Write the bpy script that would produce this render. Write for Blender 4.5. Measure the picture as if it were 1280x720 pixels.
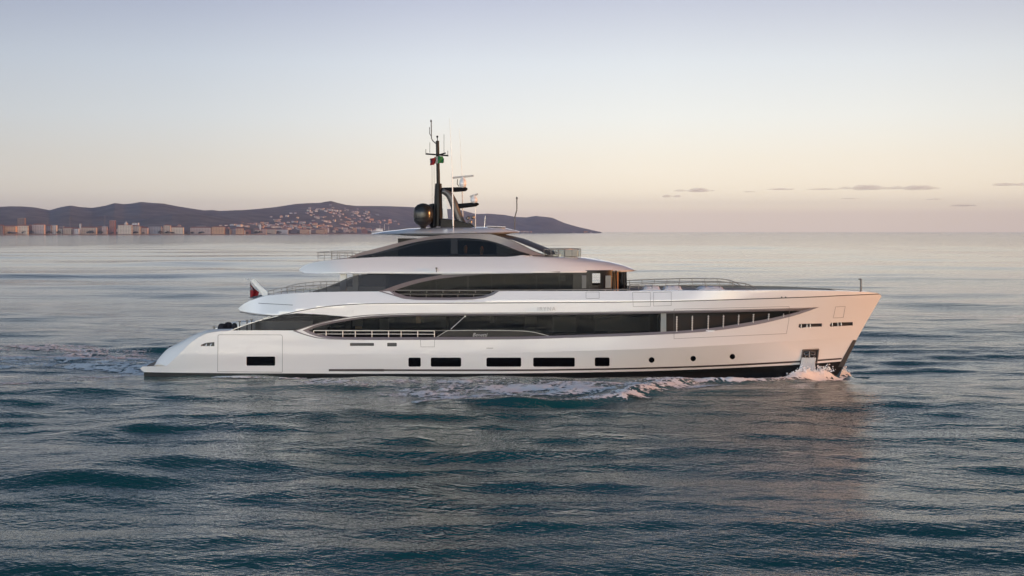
import bpy, math, random
import numpy as np
from mathutils import Vector, geometry
R = math.radians
rng = np.random.default_rng(7)
random.seed(7)
scene = bpy.context.scene
for o in list(bpy.data.objects): bpy.data.objects.remove(o)
COL = scene.collection

# ------------------------------------------------------------------ camera
F = 1670.0            # focal length in pixels of the 1280 px wide photograph
CY, CZ = -94.7, 9.8   # the camera floats 94.7 m off the yacht's centre line, 9.8 m above the sea
cam = bpy.data.objects.new('camera', bpy.data.cameras.new('camera'))
COL.objects.link(cam); scene.camera = cam
cam.location = (0, CY, CZ); cam.rotation_euler = (R(90), 0, 0)
cam.data.sensor_width = 36; cam.data.lens = F/1280*36
cam.data.shift_y = -70/1280
cam.data.clip_start = 1; cam.data.clip_end = 200000

# ------------------------------------------------------------------ light
SUN_EL, SUN_AZ = R(6.0), R(-6)    # azimuth measured from +x (the bow), negative = towards the camera's side
wd = bpy.data.worlds.new('World'); scene.world = wd; wd.use_nodes = True
nt = wd.node_tree; N = nt.nodes; L = nt.links; N.clear()
out = N.new('ShaderNodeOutputWorld'); bg = N.new('ShaderNodeBackground')
sky = N.new('ShaderNodeTexSky'); sky.sky_type = 'NISHITA'; sky.sun_disc = False
sky.sun_elevation = SUN_EL
sky.sun_rotation = math.pi/2 - SUN_AZ
sky.air_density = 1.0; sky.dust_density = 1.5; sky.ozone_density = 1.5
tc = N.new('ShaderNodeTexCoord'); sep = N.new('ShaderNodeSeparateXYZ')
L.new(tc.outputs['Generated'], sep.inputs[0])
SKY = [(0.0, (.88,.72,.60)), (.0135, (.91,.745,.60)), (.0185, (1.03,.87,.66)), (.030, (1.04,.91,.70)), (.055, (.90,.83,.70)), (.085, (.79,.79,.75)),
       (.125, (.66,.69,.72)), (.172, (.47,.495,.59)), (.195, (.20,.25,.36)), (.24, (.085,.125,.20)), (.42, (.04,.07,.12)), (1.0, (.03,.055,.10))]
ramp = N.new('ShaderNodeValToRGB')
# square-root mapping of the sine of the elevation keeps resolution near the horizon
mx = N.new('ShaderNodeMath'); mx.operation = 'MAXIMUM'; mx.inputs[1].default_value = 0
L.new(sep.outputs['Z'], mx.inputs[0])
sq = N.new('ShaderNodeMath'); sq.operation = 'SQRT'; L.new(mx.outputs[0], sq.inputs[0])
L.new(sq.outputs[0], ramp.inputs[0])
cr_ = ramp.color_ramp
for i, (p, c) in enumerate(SKY):
    e = cr_.elements[0] if i == 0 else (cr_.elements[-1] if i == len(SKY)-1 else cr_.elements.new(math.sqrt(p)))
    e.position = math.sqrt(p); e.color = (*c, 1)
def vmath(op, a, b=None, s=None):
    n = N.new('ShaderNodeVectorMath'); n.operation = op
    L.new(a, n.inputs[0])
    if b is not None:
        if isinstance(b, tuple): n.inputs[1].default_value = b
        else: L.new(b, n.inputs[1])
    if s is not None: n.inputs['Scale'].default_value = s
    return n
# tint by azimuth: warmer sunward, dimmed to left and right like lens vignetting
dot = vmath('DOT_PRODUCT', tc.outputs['Generated'], (math.cos(SUN_AZ), math.sin(SUN_AZ), 0.0))
mr = N.new('ShaderNodeMapRange'); mr.inputs[1].default_value = -1; mr.inputs[2].default_value = 1
mr.inputs[3].default_value = 0; mr.inputs[4].default_value = 1; L.new(dot.outputs['Value'], mr.inputs[0])
wr = N.new('ShaderNodeValToRGB'); we = wr.color_ramp.elements
we[0].position = 0; we[0].color = (.40,.44,.52,1)
we[1].position = 1; we[1].color = (1.0,.72,.45,1)
for p, c in ((.22,(.58,.61,.67)), (.33,(.74,.77,.82)), (.42,(.95,.96,.98)), (.5,(1.02,1.02,1.01)), (.58,(1,.99,.97)), (.68,(.88,.86,.83)), (.86,(.95,.80,.62))):
    e = we.new(p); e.color = (*c, 1)
L.new(mr.outputs[0], wr.inputs[0])
mul = N.new('ShaderNodeMix'); mul.data_type = 'RGBA'; mul.blend_type = 'MULTIPLY'; mul.inputs[0].default_value = 1
L.new(ramp.outputs[0], mul.inputs[6]); L.new(wr.outputs[0], mul.inputs[7])
# added boost: unseen sky behind the camera brightened to light the yacht's near side
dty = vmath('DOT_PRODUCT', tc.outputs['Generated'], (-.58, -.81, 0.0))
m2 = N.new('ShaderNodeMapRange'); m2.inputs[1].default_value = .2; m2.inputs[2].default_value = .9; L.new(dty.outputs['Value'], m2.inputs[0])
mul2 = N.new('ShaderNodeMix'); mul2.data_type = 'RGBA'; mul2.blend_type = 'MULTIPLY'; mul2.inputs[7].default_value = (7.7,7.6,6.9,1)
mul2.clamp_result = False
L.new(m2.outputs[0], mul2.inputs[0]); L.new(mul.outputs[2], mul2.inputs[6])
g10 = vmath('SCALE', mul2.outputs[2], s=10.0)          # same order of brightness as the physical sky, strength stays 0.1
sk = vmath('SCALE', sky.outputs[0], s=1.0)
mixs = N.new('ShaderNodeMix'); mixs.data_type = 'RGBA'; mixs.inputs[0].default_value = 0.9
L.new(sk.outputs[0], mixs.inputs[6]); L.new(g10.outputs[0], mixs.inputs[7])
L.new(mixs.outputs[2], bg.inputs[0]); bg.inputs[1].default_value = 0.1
L.new(bg.outputs[0], out.inputs[0])

sun = bpy.data.objects.new('sun', bpy.data.lights.new('sun', 'SUN')); COL.objects.link(sun)
sun.data.energy = 2.9; sun.data.angle = R(1.5); sun.data.color = (1, .39, .13)
dirv = Vector((math.cos(SUN_EL)*math.cos(SUN_AZ), math.cos(SUN_EL)*math.sin(SUN_AZ), math.sin(SUN_EL)))
sun.rotation_euler = dirv.to_track_quat('Z', 'Y').to_euler()
sun.location = (40, -20, 60)
vs = scene.view_settings
vs.view_transform = 'Standard'; vs.look = 'None'; vs.gamma = 1; vs.use_curve_mapping = False; vs.exposure = 0.45
scene.cycles.use_denoising = True
scene.cycles.max_bounces = 8; scene.cycles.volume_bounces = 1
scene.cycles.transparent_max_bounces = 12

# ------------------------------------------------------------------ materials
def mat(name, col, rough=.5, metal=0, coat=0, ior=1.5, bump=None, var=None):
    m = bpy.data.materials.new(name); m.use_nodes = True
    b = m.node_tree.nodes['Principled BSDF']; t = m.node_tree
    b.inputs['Base Color'].default_value = (*col, 1); b.inputs['Roughness'].default_value = rough
    b.inputs['Metallic'].default_value = metal; b.inputs['Coat Weight'].default_value = coat
    b.inputs['Coat Roughness'].default_value = .05; b.inputs['IOR'].default_value = ior
    if var or bump:
        tx = t.nodes.new('ShaderNodeTexCoord'); n = t.nodes.new('ShaderNodeTexNoise')
        sc = (var or bump)[1]; mp = t.nodes.new('ShaderNodeMapping')
        mp.inputs['Scale'].default_value = sc if isinstance(sc, tuple) else (sc,)*3
        t.links.new(tx.outputs['Object'], mp.inputs[0]); t.links.new(mp.outputs[0], n.inputs['Vector'])
        n.inputs['Scale'].default_value = 1; n.inputs['Detail'].default_value = 5
        if var:
            mx = t.nodes.new('ShaderNodeMix'); mx.data_type = 'RGBA'
            a = var[0]
            mx.inputs[6].default_value = (*[c*(1-a) for c in col], 1); mx.inputs[7].default_value = (*[min(1, c*(1+a)) for c in col], 1)
            t.links.new(n.outputs['Fac'], mx.inputs[0]); t.links.new(mx.outputs[2], b.inputs['Base Color'])
        if bump:
            bp = t.nodes.new('ShaderNodeBump'); bp.inputs['Strength'].default_value = 1; bp.inputs['Distance'].default_value = bump[0]
            t.links.new(n.outputs['Fac'], bp.inputs['Height']); t.links.new(bp.outputs[0], b.inputs['Normal'])
    return m
def glass_mat(name, tint, rough=.02, body=(.006,.008,.010), see=.5):
    m = bpy.data.materials.new(name); m.use_nodes = True; t = m.node_tree; b = t.nodes['Principled BSDF']
    b.inputs['Base Color'].default_value = (*body, 1); b.inputs['Roughness'].default_value = rough; b.inputs['IOR'].default_value = 1.28
    tr = t.nodes.new('ShaderNodeBsdfTransparent'); tr.inputs[0].default_value = (*tint, 1)
    mx = t.nodes.new('ShaderNodeMixShader'); mx.inputs[0].default_value = see
    t.links.new(b.outputs[0], mx.inputs[1]); t.links.new(tr.outputs[0], mx.inputs[2])
    t.links.new(mx.outputs[0], t.nodes['Material Output'].inputs[0])
    return m
M = dict(
 hull=mat('hull_gelcoat', (.80,.79,.775), .16, coat=1.0, bump=(.012,(.5,.5,1.2))),
 white=mat('white_gelcoat', (.72,.71,.70), .28, coat=.4),
 trim=mat('mauve_grey_paint', (.20,.18,.19), .35, coat=.15),
 black=mat('black_bottom_paint', (.008,.009,.010), .35),
 dark=mat('dark_grey_gloss_paint', (.012,.012,.014), .25, ior=1.3),
 seam=mat('seam_gap', (.16,.155,.15), .6),
 line=mat('dark_line_paint', (.03,.03,.032), .4),
 boot=mat('brown_boot_stripe', (.055,.045,.045), .4),
 steel=mat('polished_steel', (.62,.61,.60), .22, metal=1),
 rail=mat('satin_rail', (.20,.19,.19), .4, metal=.5),
 paleRail=mat('pale_rail', (.62,.60,.58), .35, metal=.4),
 teak=mat('teak_deck', (.28,.20,.14), .6, var=(.25,(1,14,1))),
 deck=mat('grey_deck', (.22,.21,.20), .6),
 inner=mat('dark_interior', (.018,.016,.016), .6),
 curtain=mat('pale_curtain', (.45,.43,.38), .8),
 lampshade=mat('amber_shade', (.75,.42,.15), .6),
 wood=mat('warm_wood', (.55,.27,.12), .4, var=(.2,(1,1,6))),
 glassblack=mat('black_window_glass', (.003,.003,.004), .03, ior=1.3),
 glass=glass_mat('tinted_glass', (.35,.36,.36), see=.55),
 dglass=glass_mat('dark_glass', (.36,.37,.37), body=(.005,.006,.008), see=.38),
 wedge=glass_mat('smoked_glass', (.5,.5,.5), body=(.028,.027,.028), rough=.06, see=.35),
 clear=glass_mat('clear_glass', (.80,.82,.80), see=.85),
 cushion=mat('pale_cushion', (.62,.62,.66), .85),
 cover=mat('black_fabric', (.012,.011,.018), .8, bump=(.05,5)),
 bronze=mat('bronze_dome', (.016,.014,.012), .22, ior=1.45),
 mast=mat('mast_black', (.006,.006,.007), .35, ior=1.25),
 mastgrey=mat('mast_grey', (.10,.095,.095), .35, metal=.3),
 red=mat('flag_red', (.22,.005,.010), .8), blue=mat('flag_blue', (.02,.025,.07), .8),
 fwhite=mat('flag_white', (.50,.48,.46), .8), green=mat('flag_green', (.01,.16,.05), .8),
 plate=mat('raised_letters', (.86,.86,.84), .2, coat=.5),
)

# ------------------------------------------------------------------ mesh helpers
def tag(o, label=None, cat=None, group=None, kind=None):
    for k, v in (('label', label), ('category', cat), ('group', group), ('kind', kind)):
        if v: o[k] = v
    return o
def empty(name, loc, **kw):
    o = bpy.data.objects.new(name, None); COL.objects.link(o); o.location = loc; o.empty_display_size = .5
    return tag(o, **kw)
class MB:
    def __init__(s): s.v = []; s.f = []; s.m = []; s.n = []; s.c = 0
    def add(s, v, f, m=0, normals=None):
        v = np.asarray(v, float); s.v.append(v)
        for q in f:
            q = [int(i) for i in q]
            s.f.append([i+s.c for i in q]); s.m.append(m)
            if normals is None: s.n.extend([(0,0,0)]*len(q))
            else: s.n.extend([tuple(normals[i]) for i in q])
        s.c += len(v); return s
    def box(s, c, d, m=0, rz=0, ry=0):
        x, y, z = [k/2 for k in d]
        p = np.array([(-x,-y,-z),(x,-y,-z),(x,y,-z),(-x,y,-z),(-x,-y,z),(x,-y,z),(x,y,z),(-x,y,z)])
        if ry: p = p @ np.array([[math.cos(ry),0,-math.sin(ry)],[0,1,0],[math.sin(ry),0,math.cos(ry)]])
        if rz: p = p @ np.array([[math.cos(rz),math.sin(rz),0],[-math.sin(rz),math.cos(rz),0],[0,0,1]])
        return s.add(p+np.array(c), [(0,3,2,1),(4,5,6,7),(0,1,5,4),(1,2,6,5),(2,3,7,6),(3,0,4,7)], m)
    def tube(s, pts, r, m=0, n=8):
        pts = [Vector(p) for p in pts]; k = len(pts); rr = r if isinstance(r, (list, tuple)) else [r]*k
        vs_ = []; up = None
        for i, p in enumerate(pts):
            d = (pts[min(i+1, k-1)] - pts[max(i-1, 0)]).normalized()
            if up is None: up = Vector((0,1,0)) if abs(d.y) < .9 else Vector((1,0,0))
            a = d.cross(up).normalized(); b = a.cross(d).normalized(); up = b
            for j in range(n):
                t = 2*math.pi*j/n; vs_.append(p + (a*math.cos(t)+b*math.sin(t))*rr[i])
        f = [(i*n+j, i*n+(j+1)%n, (i+1)*n+(j+1)%n, (i+1)*n+j) for i in range(k-1) for j in range(n)]
        f += [tuple(range(n))[::-1], tuple((k-1)*n+j for j in range(n))]
        return s.add([tuple(q) for q in vs_], f, m)
    def lathe(s, prof, c, m=0, n=24):
        v = []; k = len(prof)
        for r, z in prof:
            for j in range(n):
                t = 2*math.pi*j/n; v.append((c[0]+r*math.cos(t), c[1]+r*math.sin(t), c[2]+z))
        f = [(i*n+j, i*n+(j+1)%n, (i+1)*n+(j+1)%n, (i+1)*n+j) for i in range(k-1) for j in range(n)]
        f += [tuple(range(n))[::-1], tuple((k-1)*n+j for j in range(n))]
        return s.add(v, f, m)
    def prism(s, poly, y0, y1, m=0):   # poly in (x,z)
        k = len(poly); v = [(x, y0, z) for x, z in poly] + [(x, y1, z) for x, z in poly]
        f = [tuple(range(k)), tuple(range(2*k-1, k-1, -1))] + [(i, i+k, (i+1)%k+k, (i+1)%k) for i in range(k)]
        return s.add(v, f, m)
    def build(s, name, mats, parent=None, smooth=False, bevel=0):
        me = bpy.data.meshes.new(name); v = np.concatenate(s.v)
        me.from_pydata(v.tolist(), [], s.f)
        if not isinstance(mats, (list, tuple)): mats = [mats]
        for q in mats: me.materials.append(M[q] if isinstance(q, str) else q)
        me.polygons.foreach_set('material_index', s.m)
        custom = any(n != (0,0,0) for n in s.n)
        me.polygons.foreach_set('use_smooth', [bool(smooth or custom)]*len(s.f))
        if custom: me.normals_split_custom_set(s.n)
        me.update()
        o = bpy.data.objects.new(name, me); COL.objects.link(o)
        if parent is not None:
            o.parent = parent; o.location = -np.array(parent_loc(parent))
        if bevel:
            b = o.modifiers.new('bevel', 'BEVEL'); b.width = bevel; b.segments = 2; b.limit_method = 'ANGLE'
        return o
def parent_loc(p):
    l = Vector((0,0,0))
    while p is not None: l += p.location; p = p.parent
    return l

def W(px, py, y):                    # a pixel of the photograph at a known distance -> world
    d = y - CY; return np.array([(px-640)/F*d, y, CZ-(py-290)/F*d])
def XZ(px, py, hb):                  # ... on the near side surface y = -hb(x, z)
    y = -4.0
    for _ in range(14):
        p = W(px, py, y); y = .5*y - .5*float(hb(p[0], p[2]))
    p = W(px, py, y); return (p[0], p[2])
def line(pts, hb): return [XZ(a, b, hb) for a, b in pts]
def cr(pts, k=6):                    # Catmull-Rom through pixel points
    P = [np.array(p, float) for p in pts]; P = [2*P[0]-P[1]] + P + [2*P[-1]-P[-2]]; o = []
    for i in range(1, len(P)-2):
        for j in range(k):
            t = j/k; a, b, c, d = P[i-1:i+3]
            o.append(tuple(.5*((2*b)+(-a+c)*t+(2*a-5*b+4*c-d)*t*t+(-a+3*b-3*c+d)*t**3)))
    return o + [tuple(P[-2])]
def resample(pts, n):
    p = np.array(pts, float); d = np.r_[0, np.cumsum(np.hypot(*np.diff(p, axis=0).T))]
    t = np.linspace(0, d[-1], n); return np.c_[np.interp(t, d, p[:,0]), np.interp(t, d, p[:,1])]
def densify(pts, sp):
    o = []
    for i in range(len(pts)):
        a = np.array(pts[i]); b = np.array(pts[(i+1) % len(pts)]); n = max(1, int(math.ceil(np.linalg.norm(b-a)/sp)))
        for k in range(n): o.append(tuple(a+(b-a)*k/n))
    return o
def inside(P, poly):
    x, y = P[:,0], P[:,1]; r = np.zeros(len(P), bool); q = np.array(poly); j = len(q)-1
    for i in range(len(q)):
        c = ((q[i,1] > y) != (q[j,1] > y))
        with np.errstate(divide='ignore', invalid='ignore'):
            xi = (q[j,0]-q[i,0])*(y-q[i,1])/(q[j,1]-q[i,1])+q[i,0]
        r ^= c & (x < xi); j = i
    return r
def normals_of(x, z, hb):
    e = 1e-3
    hx = (hb(x+e, z)-hb(x-e, z))/(2*e); hz = (hb(x, z+e)-hb(x, z-e))/(2*e)
    n = np.c_[-hx, -np.ones_like(hx), -hz]; n /= np.linalg.norm(n, axis=1)[:,None]; return n
def triang(outline, holes, sp, hsp, extra=()):
    loops = [densify(outline, sp)] + [densify(h, hsp) for h in holes]
    pts = []; edges = []
    for lp in loops:
        o = len(pts); pts += lp; edges += [(o+i, o+(i+1) % len(lp)) for i in range(len(lp))]
    for e in extra:
        o = len(pts); pts += list(e); edges += [(o+i, o+i+1) for i in range(len(e)-1)]
    q = np.array(outline); xs = np.arange(q[:,0].min()+sp/2, q[:,0].max(), sp); zs = np.arange(q[:,1].min()+sp/4, q[:,1].max(), sp*.5)
    g = np.array([(a, b) for a in xs for b in zs]).reshape(-1, 2)
    if len(g):
        k = inside(g, outline)
        for h in holes: k &= ~inside(g, h)
        g = g[k]
        B = np.array(pts)
        if len(g):
            d = np.min(np.hypot(g[:,None,0]-B[None,:,0], g[:,None,1]-B[None,:,1]), axis=1); g = g[d > .12*sp]
        pts += [tuple(p) for p in g]
    v, e, f, *_ = geometry.delaunay_2d_cdt([Vector(p) for p in pts], edges, [], 0, 1e-6)
    v = np.array([tuple(p) for p in v]); f = np.array([tuple(t) for t in f])
    c = v[f].mean(axis=1); k = inside(c, outline)
    for h in holes: k &= ~inside(c, h)
    return v, f[k], loops
def skin(mb, outline, hb, holes=(), sp=.4, hsp=.12, off=0, rim=0, sides=(-1, 1), m=0, extra=(), rimm=None):
    v, f, loops = triang(outline, list(holes), sp, hsp, extra)
    h = hb(v[:,0], v[:,1]) + off
    ar = (v[f[:,1],0]-v[f[:,0],0])*(v[f[:,2],1]-v[f[:,0],1])-(v[f[:,1],1]-v[f[:,0],1])*(v[f[:,2],0]-v[f[:,0],0])
    f = np.where((ar > 0)[:,None], f, f[:,::-1])
    c = v[f].mean(axis=1); q_ = v[f]+.08*(c[:,None]-v[f])                 # corner normals, taken just inside each triangle
    nr = normals_of(q_[:,:,0].ravel(), q_[:,:,1].ravel(), hb).reshape(-1, 3, 3)
    for s in sides:
        P = np.c_[v[:,0], s*h, v[:,1]]; n = nr*np.array([1, -s, 1])
        if s > 0: n = n[:,::-1]
        mb.add(P, f if s < 0 else f[:,::-1], m); k3 = len(f)*3
        mb.n[-k3:] = [tuple(t_) for t_ in n.reshape(-1, 3)]
        if rim:
            for lp in loops:
                q = np.array(lp); hh = hb(q[:,0], q[:,1])+off; k = len(q)
                a = np.c_[q[:,0], s*hh, q[:,1]]; b = np.c_[q[:,0], s*np.maximum(hh-rim, 0), q[:,1]]
                mb.add(np.r_[a, b], [(i, (i+1) % k, (i+1) % k+k, i+k) for i in range(k)], m if rimm is None else rimm)
    return mb
def ribbon(mb, top, bot, hb, off=.006, n=60, off2=None, sides=(-1, 1), m=0):
    """strip between two pixel polylines lying on the side surface, off/off2 = how proud its top/bottom edge stands"""
    T = np.array(line(resample(top, n), hb)); B = np.array(line(resample(bot, n), hb)); off2 = off if off2 is None else off2
    for s in sides:
        a = np.c_[T[:,0], s*(hb(T[:,0], T[:,1])+off), T[:,1]]; b = np.c_[B[:,0], s*(hb(B[:,0], B[:,1])+off2), B[:,1]]
        mb.add(np.r_[a, b], [(i, i+n, i+n+1, i+1) if s < 0 else (i, i+1, i+n+1, i+n) for i in range(n-1)], m)
    return mb
def stripe(mb, pts, w, hb, off=.006, n=60, sides=(-1, 1), m=0):
    return ribbon(mb, [(a, b-w/2) for a, b in pts], [(a, b+w/2) for a, b in pts], hb, off, n, sides=sides, m=m)
def bridge(mb, prof, hb, inset=0, nv=8, m=0, crown=0):
    """surface running across the ship along a profile line in (x, z)"""
    p = np.array(prof, float); h = np.maximum(hb(p[:,0], p[:,1])-inset, 0.0); k = len(p); u = np.linspace(-1, 1, nv+1)
    v = [(p[i,0], u[j]*h[i], p[i,1]+crown*(1-u[j]**2)) for i in range(k) for j in range(nv+1)]
    f = [(i*(nv+1)+j, (i+1)*(nv+1)+j, (i+1)*(nv+1)+j+1, i*(nv+1)+j+1) for i in range(k-1) for j in range(nv)]
    return mb.add(v, f, m)
def rrect(x0, y0, x1, y1, r=1.6, hb=None, sk=0):
    o = []
    for cx, cy, a in ((x1-r, y0+r, -90), (x1-r, y1-r, 0), (x0+r, y1-r, 90), (x0+r, y0+r, 180)):
        for k in range(5): t = R(a+k*22.5); o.append((cx+r*math.cos(t)+sk*(cx-x0), cy+r*math.sin(t)))
    return line(o, hb) if hb else o
def frame_px(mb, pts, w, hb, off=.012):      # thin closed seam drawn round a hatch
    for i in range(len(pts)):
        a, b = np.array(pts[i], float), np.array(pts[(i+1) % len(pts)], float); d = (b-a)/np.linalg.norm(b-a); n = np.array([-d[1], d[0]])*w/2
        ribbon(mb, [tuple(a-n), tuple(b-n)], [tuple(a+n), tuple(b+n)], hb, off, max(10, int(np.linalg.norm(b-a)/4)), sides=(-1,))
def sstep(t): t = np.clip(t, 0, 1); return t*t*(3-2*t)

# ------------------------------------------------------------------ noise for the water, hills and foam
def vnoise(x, y, seed=0):
    x = np.asarray(x, float); y = np.asarray(y, float)
    xi = np.floor(x).astype(np.int64); yi = np.floor(y).astype(np.int64); xf = x-xi; yf = y-yi
    def h(a, b):
        n = (a*374761393 + b*668265263 + seed*982451653) & 0x7fffffff
        n = ((n ^ (n >> 13))*1274126177) & 0x7fffffff
        return ((n ^ (n >> 16)) & 0xffff)/65535.0
    u = xf*xf*(3-2*xf); w = yf*yf*(3-2*yf)
    return (h(xi,yi)*(1-u)+h(xi+1,yi)*u)*(1-w)+(h(xi,yi+1)*(1-u)+h(xi+1,yi+1)*u)*w
def fbm(x, y, o=4, seed=0):
    s = 0; a = 1; t = 0
    for k in range(o): s = s+a*vnoise(x*2**k+k*17.3, y*2**k-k*9.1, seed+k); t += a; a *= .5
    return s/t
def seg_dist(x, y, pl):
    """distance to a polyline and the position along it (0..1)"""
    best = np.full(np.shape(x), 1e9); tt = np.zeros(np.shape(x)); n = len(pl)-1; sg = np.zeros(np.shape(x))
    for i in range(n):
        ax, ay = pl[i]; bx, by = pl[i+1]; dx, dy = bx-ax, by-ay
        t = np.clip(((x-ax)*dx+(y-ay)*dy)/(dx*dx+dy*dy), 0, 1); d = np.hypot(x-ax-t*dx, y-ay-t*dy)
        c = (dx*(y-ay)-dy*(x-ax)); k = d < best; best = np.where(k, d, best); tt = np.where(k, (i+t)/n, tt); sg = np.where(k, np.sign(c), sg)
    return best, tt, sg
def wp(px, py, z=0):                 # pixel -> point of the sea surface
    d = (CZ-z)*F/(py-290); return ((px-640)/F*d, d+CY)

# ------------------------------------------------------------------ sea
waves = []
for k in range(60):
    lam = 1.3*(26/1.3)**(rng.random()); a = R(-90 + rng.normal()*36 + 4)
    st = (.0029 if lam > 6 else .0066)*(.6+.8*rng.random()); waves.append((lam, a, lam*st/2.2, rng.random()*6.283))
for k in range(22):
    lam = 28*(130/28)**rng.random(); waves.append((lam, R(-90+rng.normal()*22), lam*.0022*(.6+.8*rng.random())/2.2, rng.random()*6.283))
RIDGE = [  # (pixel polyline on the sea, height m, width m, fall-off to the ends)
 ([(1056,461),(1030,464),(1000,469),(960,479),(910,483),(860,484),(820,491),(770,503),(700,509),(640,510),(570,507),(500,511),(430,516)], .22, .8),
 ([(700,512),(600,511),(470,519),(360,522),(250,519),(160,533),(60,552),(-60,575)], .20, 2.2),
 ([(560,545),(400,548),(250,560),(100,590),(-50,625)], .14, 3.0),
 ([(180,470),(130,482),(60,497),(-40,512)], .05, 1.6),
 ([(175,462),(120,455),(60,450),(-30,446)], .025, 2.0),
 ([(1062,457.5),(1050,459.5),(1030,463),(1005,466.5),(985,471)], .34, .5),
 ([(1065,470),(1130,500),(1210,545),(1330,600)], .06, 3.0),
]
RIDGE = [([wp(*p) for p in pl], h, w) for pl, h, w in RIDGE]
def sea_height(x, y, dx=None, dy=None):
    z = np.zeros(np.broadcast(x, y).shape)
    calm = .68+.55*fbm(x/34+3, y/60+9, 3, 5); warp = 1.6*fbm(x/30, y/30, 2, 11)
    for lam, a, amp, ph in waves:
        k = 2*math.pi/lam
        if dx is None: z = z + amp*calm*np.sin(k*(x*math.cos(a)+y*math.sin(a))+ph+warp); continue
        ok = np.nonzero(dy[:,0] < lam/4)[0]; q = slice(ok[0], ok[-1]+1); ck = np.nonzero(dx[0] < lam/4)[0]; c_ = slice(ck[0], ck[-1]+1)
        fade = sstep((lam/np.maximum(dx[q,c_], .3)-4)/6)*sstep((lam/np.maximum(dy[q,c_], .3)-4)/6)
        z[q,c_] += amp*fade*calm[q,c_]*np.sin(k*(x[q,c_]*math.cos(a)+y[q,c_]*math.sin(a))+ph+warp[q,c_])
    hd = np.maximum(np.hypot(np.maximum(np.abs(x-2)-15.5, 0), np.maximum(np.abs(y)-4.3, 0)), 0)   # trough running beside the moving hull
    z = z*(1-.6*np.exp(-(hd/1.5)**2)) - .24*np.exp(-(hd/1.6)**2)
    for i, (pl, h, w) in enumerate(RIDGE):
        d, t, s = seg_dist(x, y, pl)
        e = sstep(t/.06)*sstep((1-t)/.25) if i else sstep((1-t)/.3)
        q = d/w*np.where(s > 0, 1.0, .75)
        prof = np.exp(-q*q) - .45*np.exp(-((d-2.2*w)/(1.2*w))**2)
        z = z + h*e*prof*(.75+.5*vnoise(x*.7, y*.7, 3+i))
    return z
def lattice(a, b, fine, growth, big):
    """positions between a and b with constant fine spacing, growing geometrically outside up to +-big"""
    c = list(np.arange(a, b, fine)); lo, hi = [], []; s = fine; p = b
    while p < big: hi.append(p); s *= growth; p += s
    s = fine; p = a-fine
    while p > -big: lo.append(p); s *= growth; p -= s
    return np.array(lo[::-1]+c+hi)
gx = lattice(-42, 42, .24, 1.045, 60000)
gy = lattice(-70, 8, .20, 1.012, 100000); gy = gy[gy > -400]
X, Y = np.meshgrid(gx, gy); DX, DY = np.meshgrid(np.gradient(gx), np.gradient(gy))
Z = sea_height(X, Y, DX, DY)
nx, ny = len(gx), len(gy)
def grid_mesh(name, X, Y, Z, mat_):
    ny, nx = X.shape; me = bpy.data.meshes.new(name)
    me.vertices.add(nx*ny); me.vertices.foreach_set('co', np.stack([X, Y, Z], -1).ravel())
    i = (np.arange(ny-1)[:,None]*nx+np.arange(nx-1)[None]).ravel()
    f = np.stack([i, i+1, i+nx+1, i+nx], -1).ravel(); nf = len(i)
    me.loops.add(nf*4); me.loops.foreach_set('vertex_index', f)
    me.polygons.add(nf); me.polygons.foreach_set('loop_start', np.arange(nf)*4); me.polygons.foreach_set('loop_total', np.full(nf, 4))
    me.polygons.foreach_set('use_smooth', np.ones(nf, bool)); me.update(calc_edges=True); me.validate()
    me.materials.append(mat_); o = bpy.data.objects.new(name, me); COL.objects.link(o); return o
wm = bpy.data.materials.new('sea_water'); wm.use_nodes = True; t = wm.node_tree; b = t.nodes['Principled BSDF']
b.inputs['Roughness'].default_value = .05; b.inputs['IOR'].default_value = 1.333; b.inputs['Specular IOR Level'].default_value = .17
def wnode(k): return t.nodes.new(k)
tx = wnode('ShaderNodeTexCoord')
def wnoise(scale, rot, detail, dist=.0, rough=.55):
    vr = wnode('ShaderNodeVectorRotate'); vr.rotation_type = 'Z_AXIS'; vr.inputs['Angle'].default_value = rot
    mp = wnode('ShaderNodeMapping'); mp.inputs['Scale'].default_value = scale
    n = wnode('ShaderNodeTexNoise'); n.inputs['Scale'].default_value = 1; n.inputs['Detail'].default_value = detail
    n.inputs['Distortion'].default_value = dist; n.inputs['Roughness'].default_value = rough
    t.links.new(tx.outputs['Object'], vr.inputs['Vector']); t.links.new(vr.outputs[0], mp.inputs[0]); t.links.new(mp.outputs[0], n.inputs['Vector']); return n
big = wnoise((.03,.06,.03), .2, 3)
cm = wnode('ShaderNodeMix'); cm.data_type = 'RGBA'; cm.inputs[6].default_value = (.0006,.052,.062,1); cm.inputs[7].default_value = (.0011,.078,.082,1)
t.links.new(big.outputs['Fac'], cm.inputs[0]); t.links.new(cm.outputs[2], b.inputs['Base Color'])
spy = wnode('ShaderNodeSeparateXYZ'); t.links.new(tx.outputs['Object'], spy.inputs[0])
gust = wnoise((.006,.016,.01), R(5), 3)       # wind patches: ripples are livelier near the yacht, the sheltered bay beyond lies calmer
cal = wnode('ShaderNodeMapRange'); cal.inputs[1].default_value = 10; cal.inputs[2].default_value = 320; cal.inputs[3].default_value = 1.0; cal.inputs[4].default_value = .24; t.links.new(spy.outputs['Y'], cal.inputs[0])
gm = wnode('ShaderNodeMapRange'); gm.inputs[1].default_value = .3; gm.inputs[2].default_value = .7; gm.inputs[3].default_value = .6; gm.inputs[4].default_value = 1.25; t.links.new(gust.outputs['Fac'], gm.inputs[0])
cg = wnode('ShaderNodeMath'); cg.operation = 'MULTIPLY'; t.links.new(cal.outputs[0], cg.inputs[0]); t.links.new(gm.outputs[0], cg.inputs[1])
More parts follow.
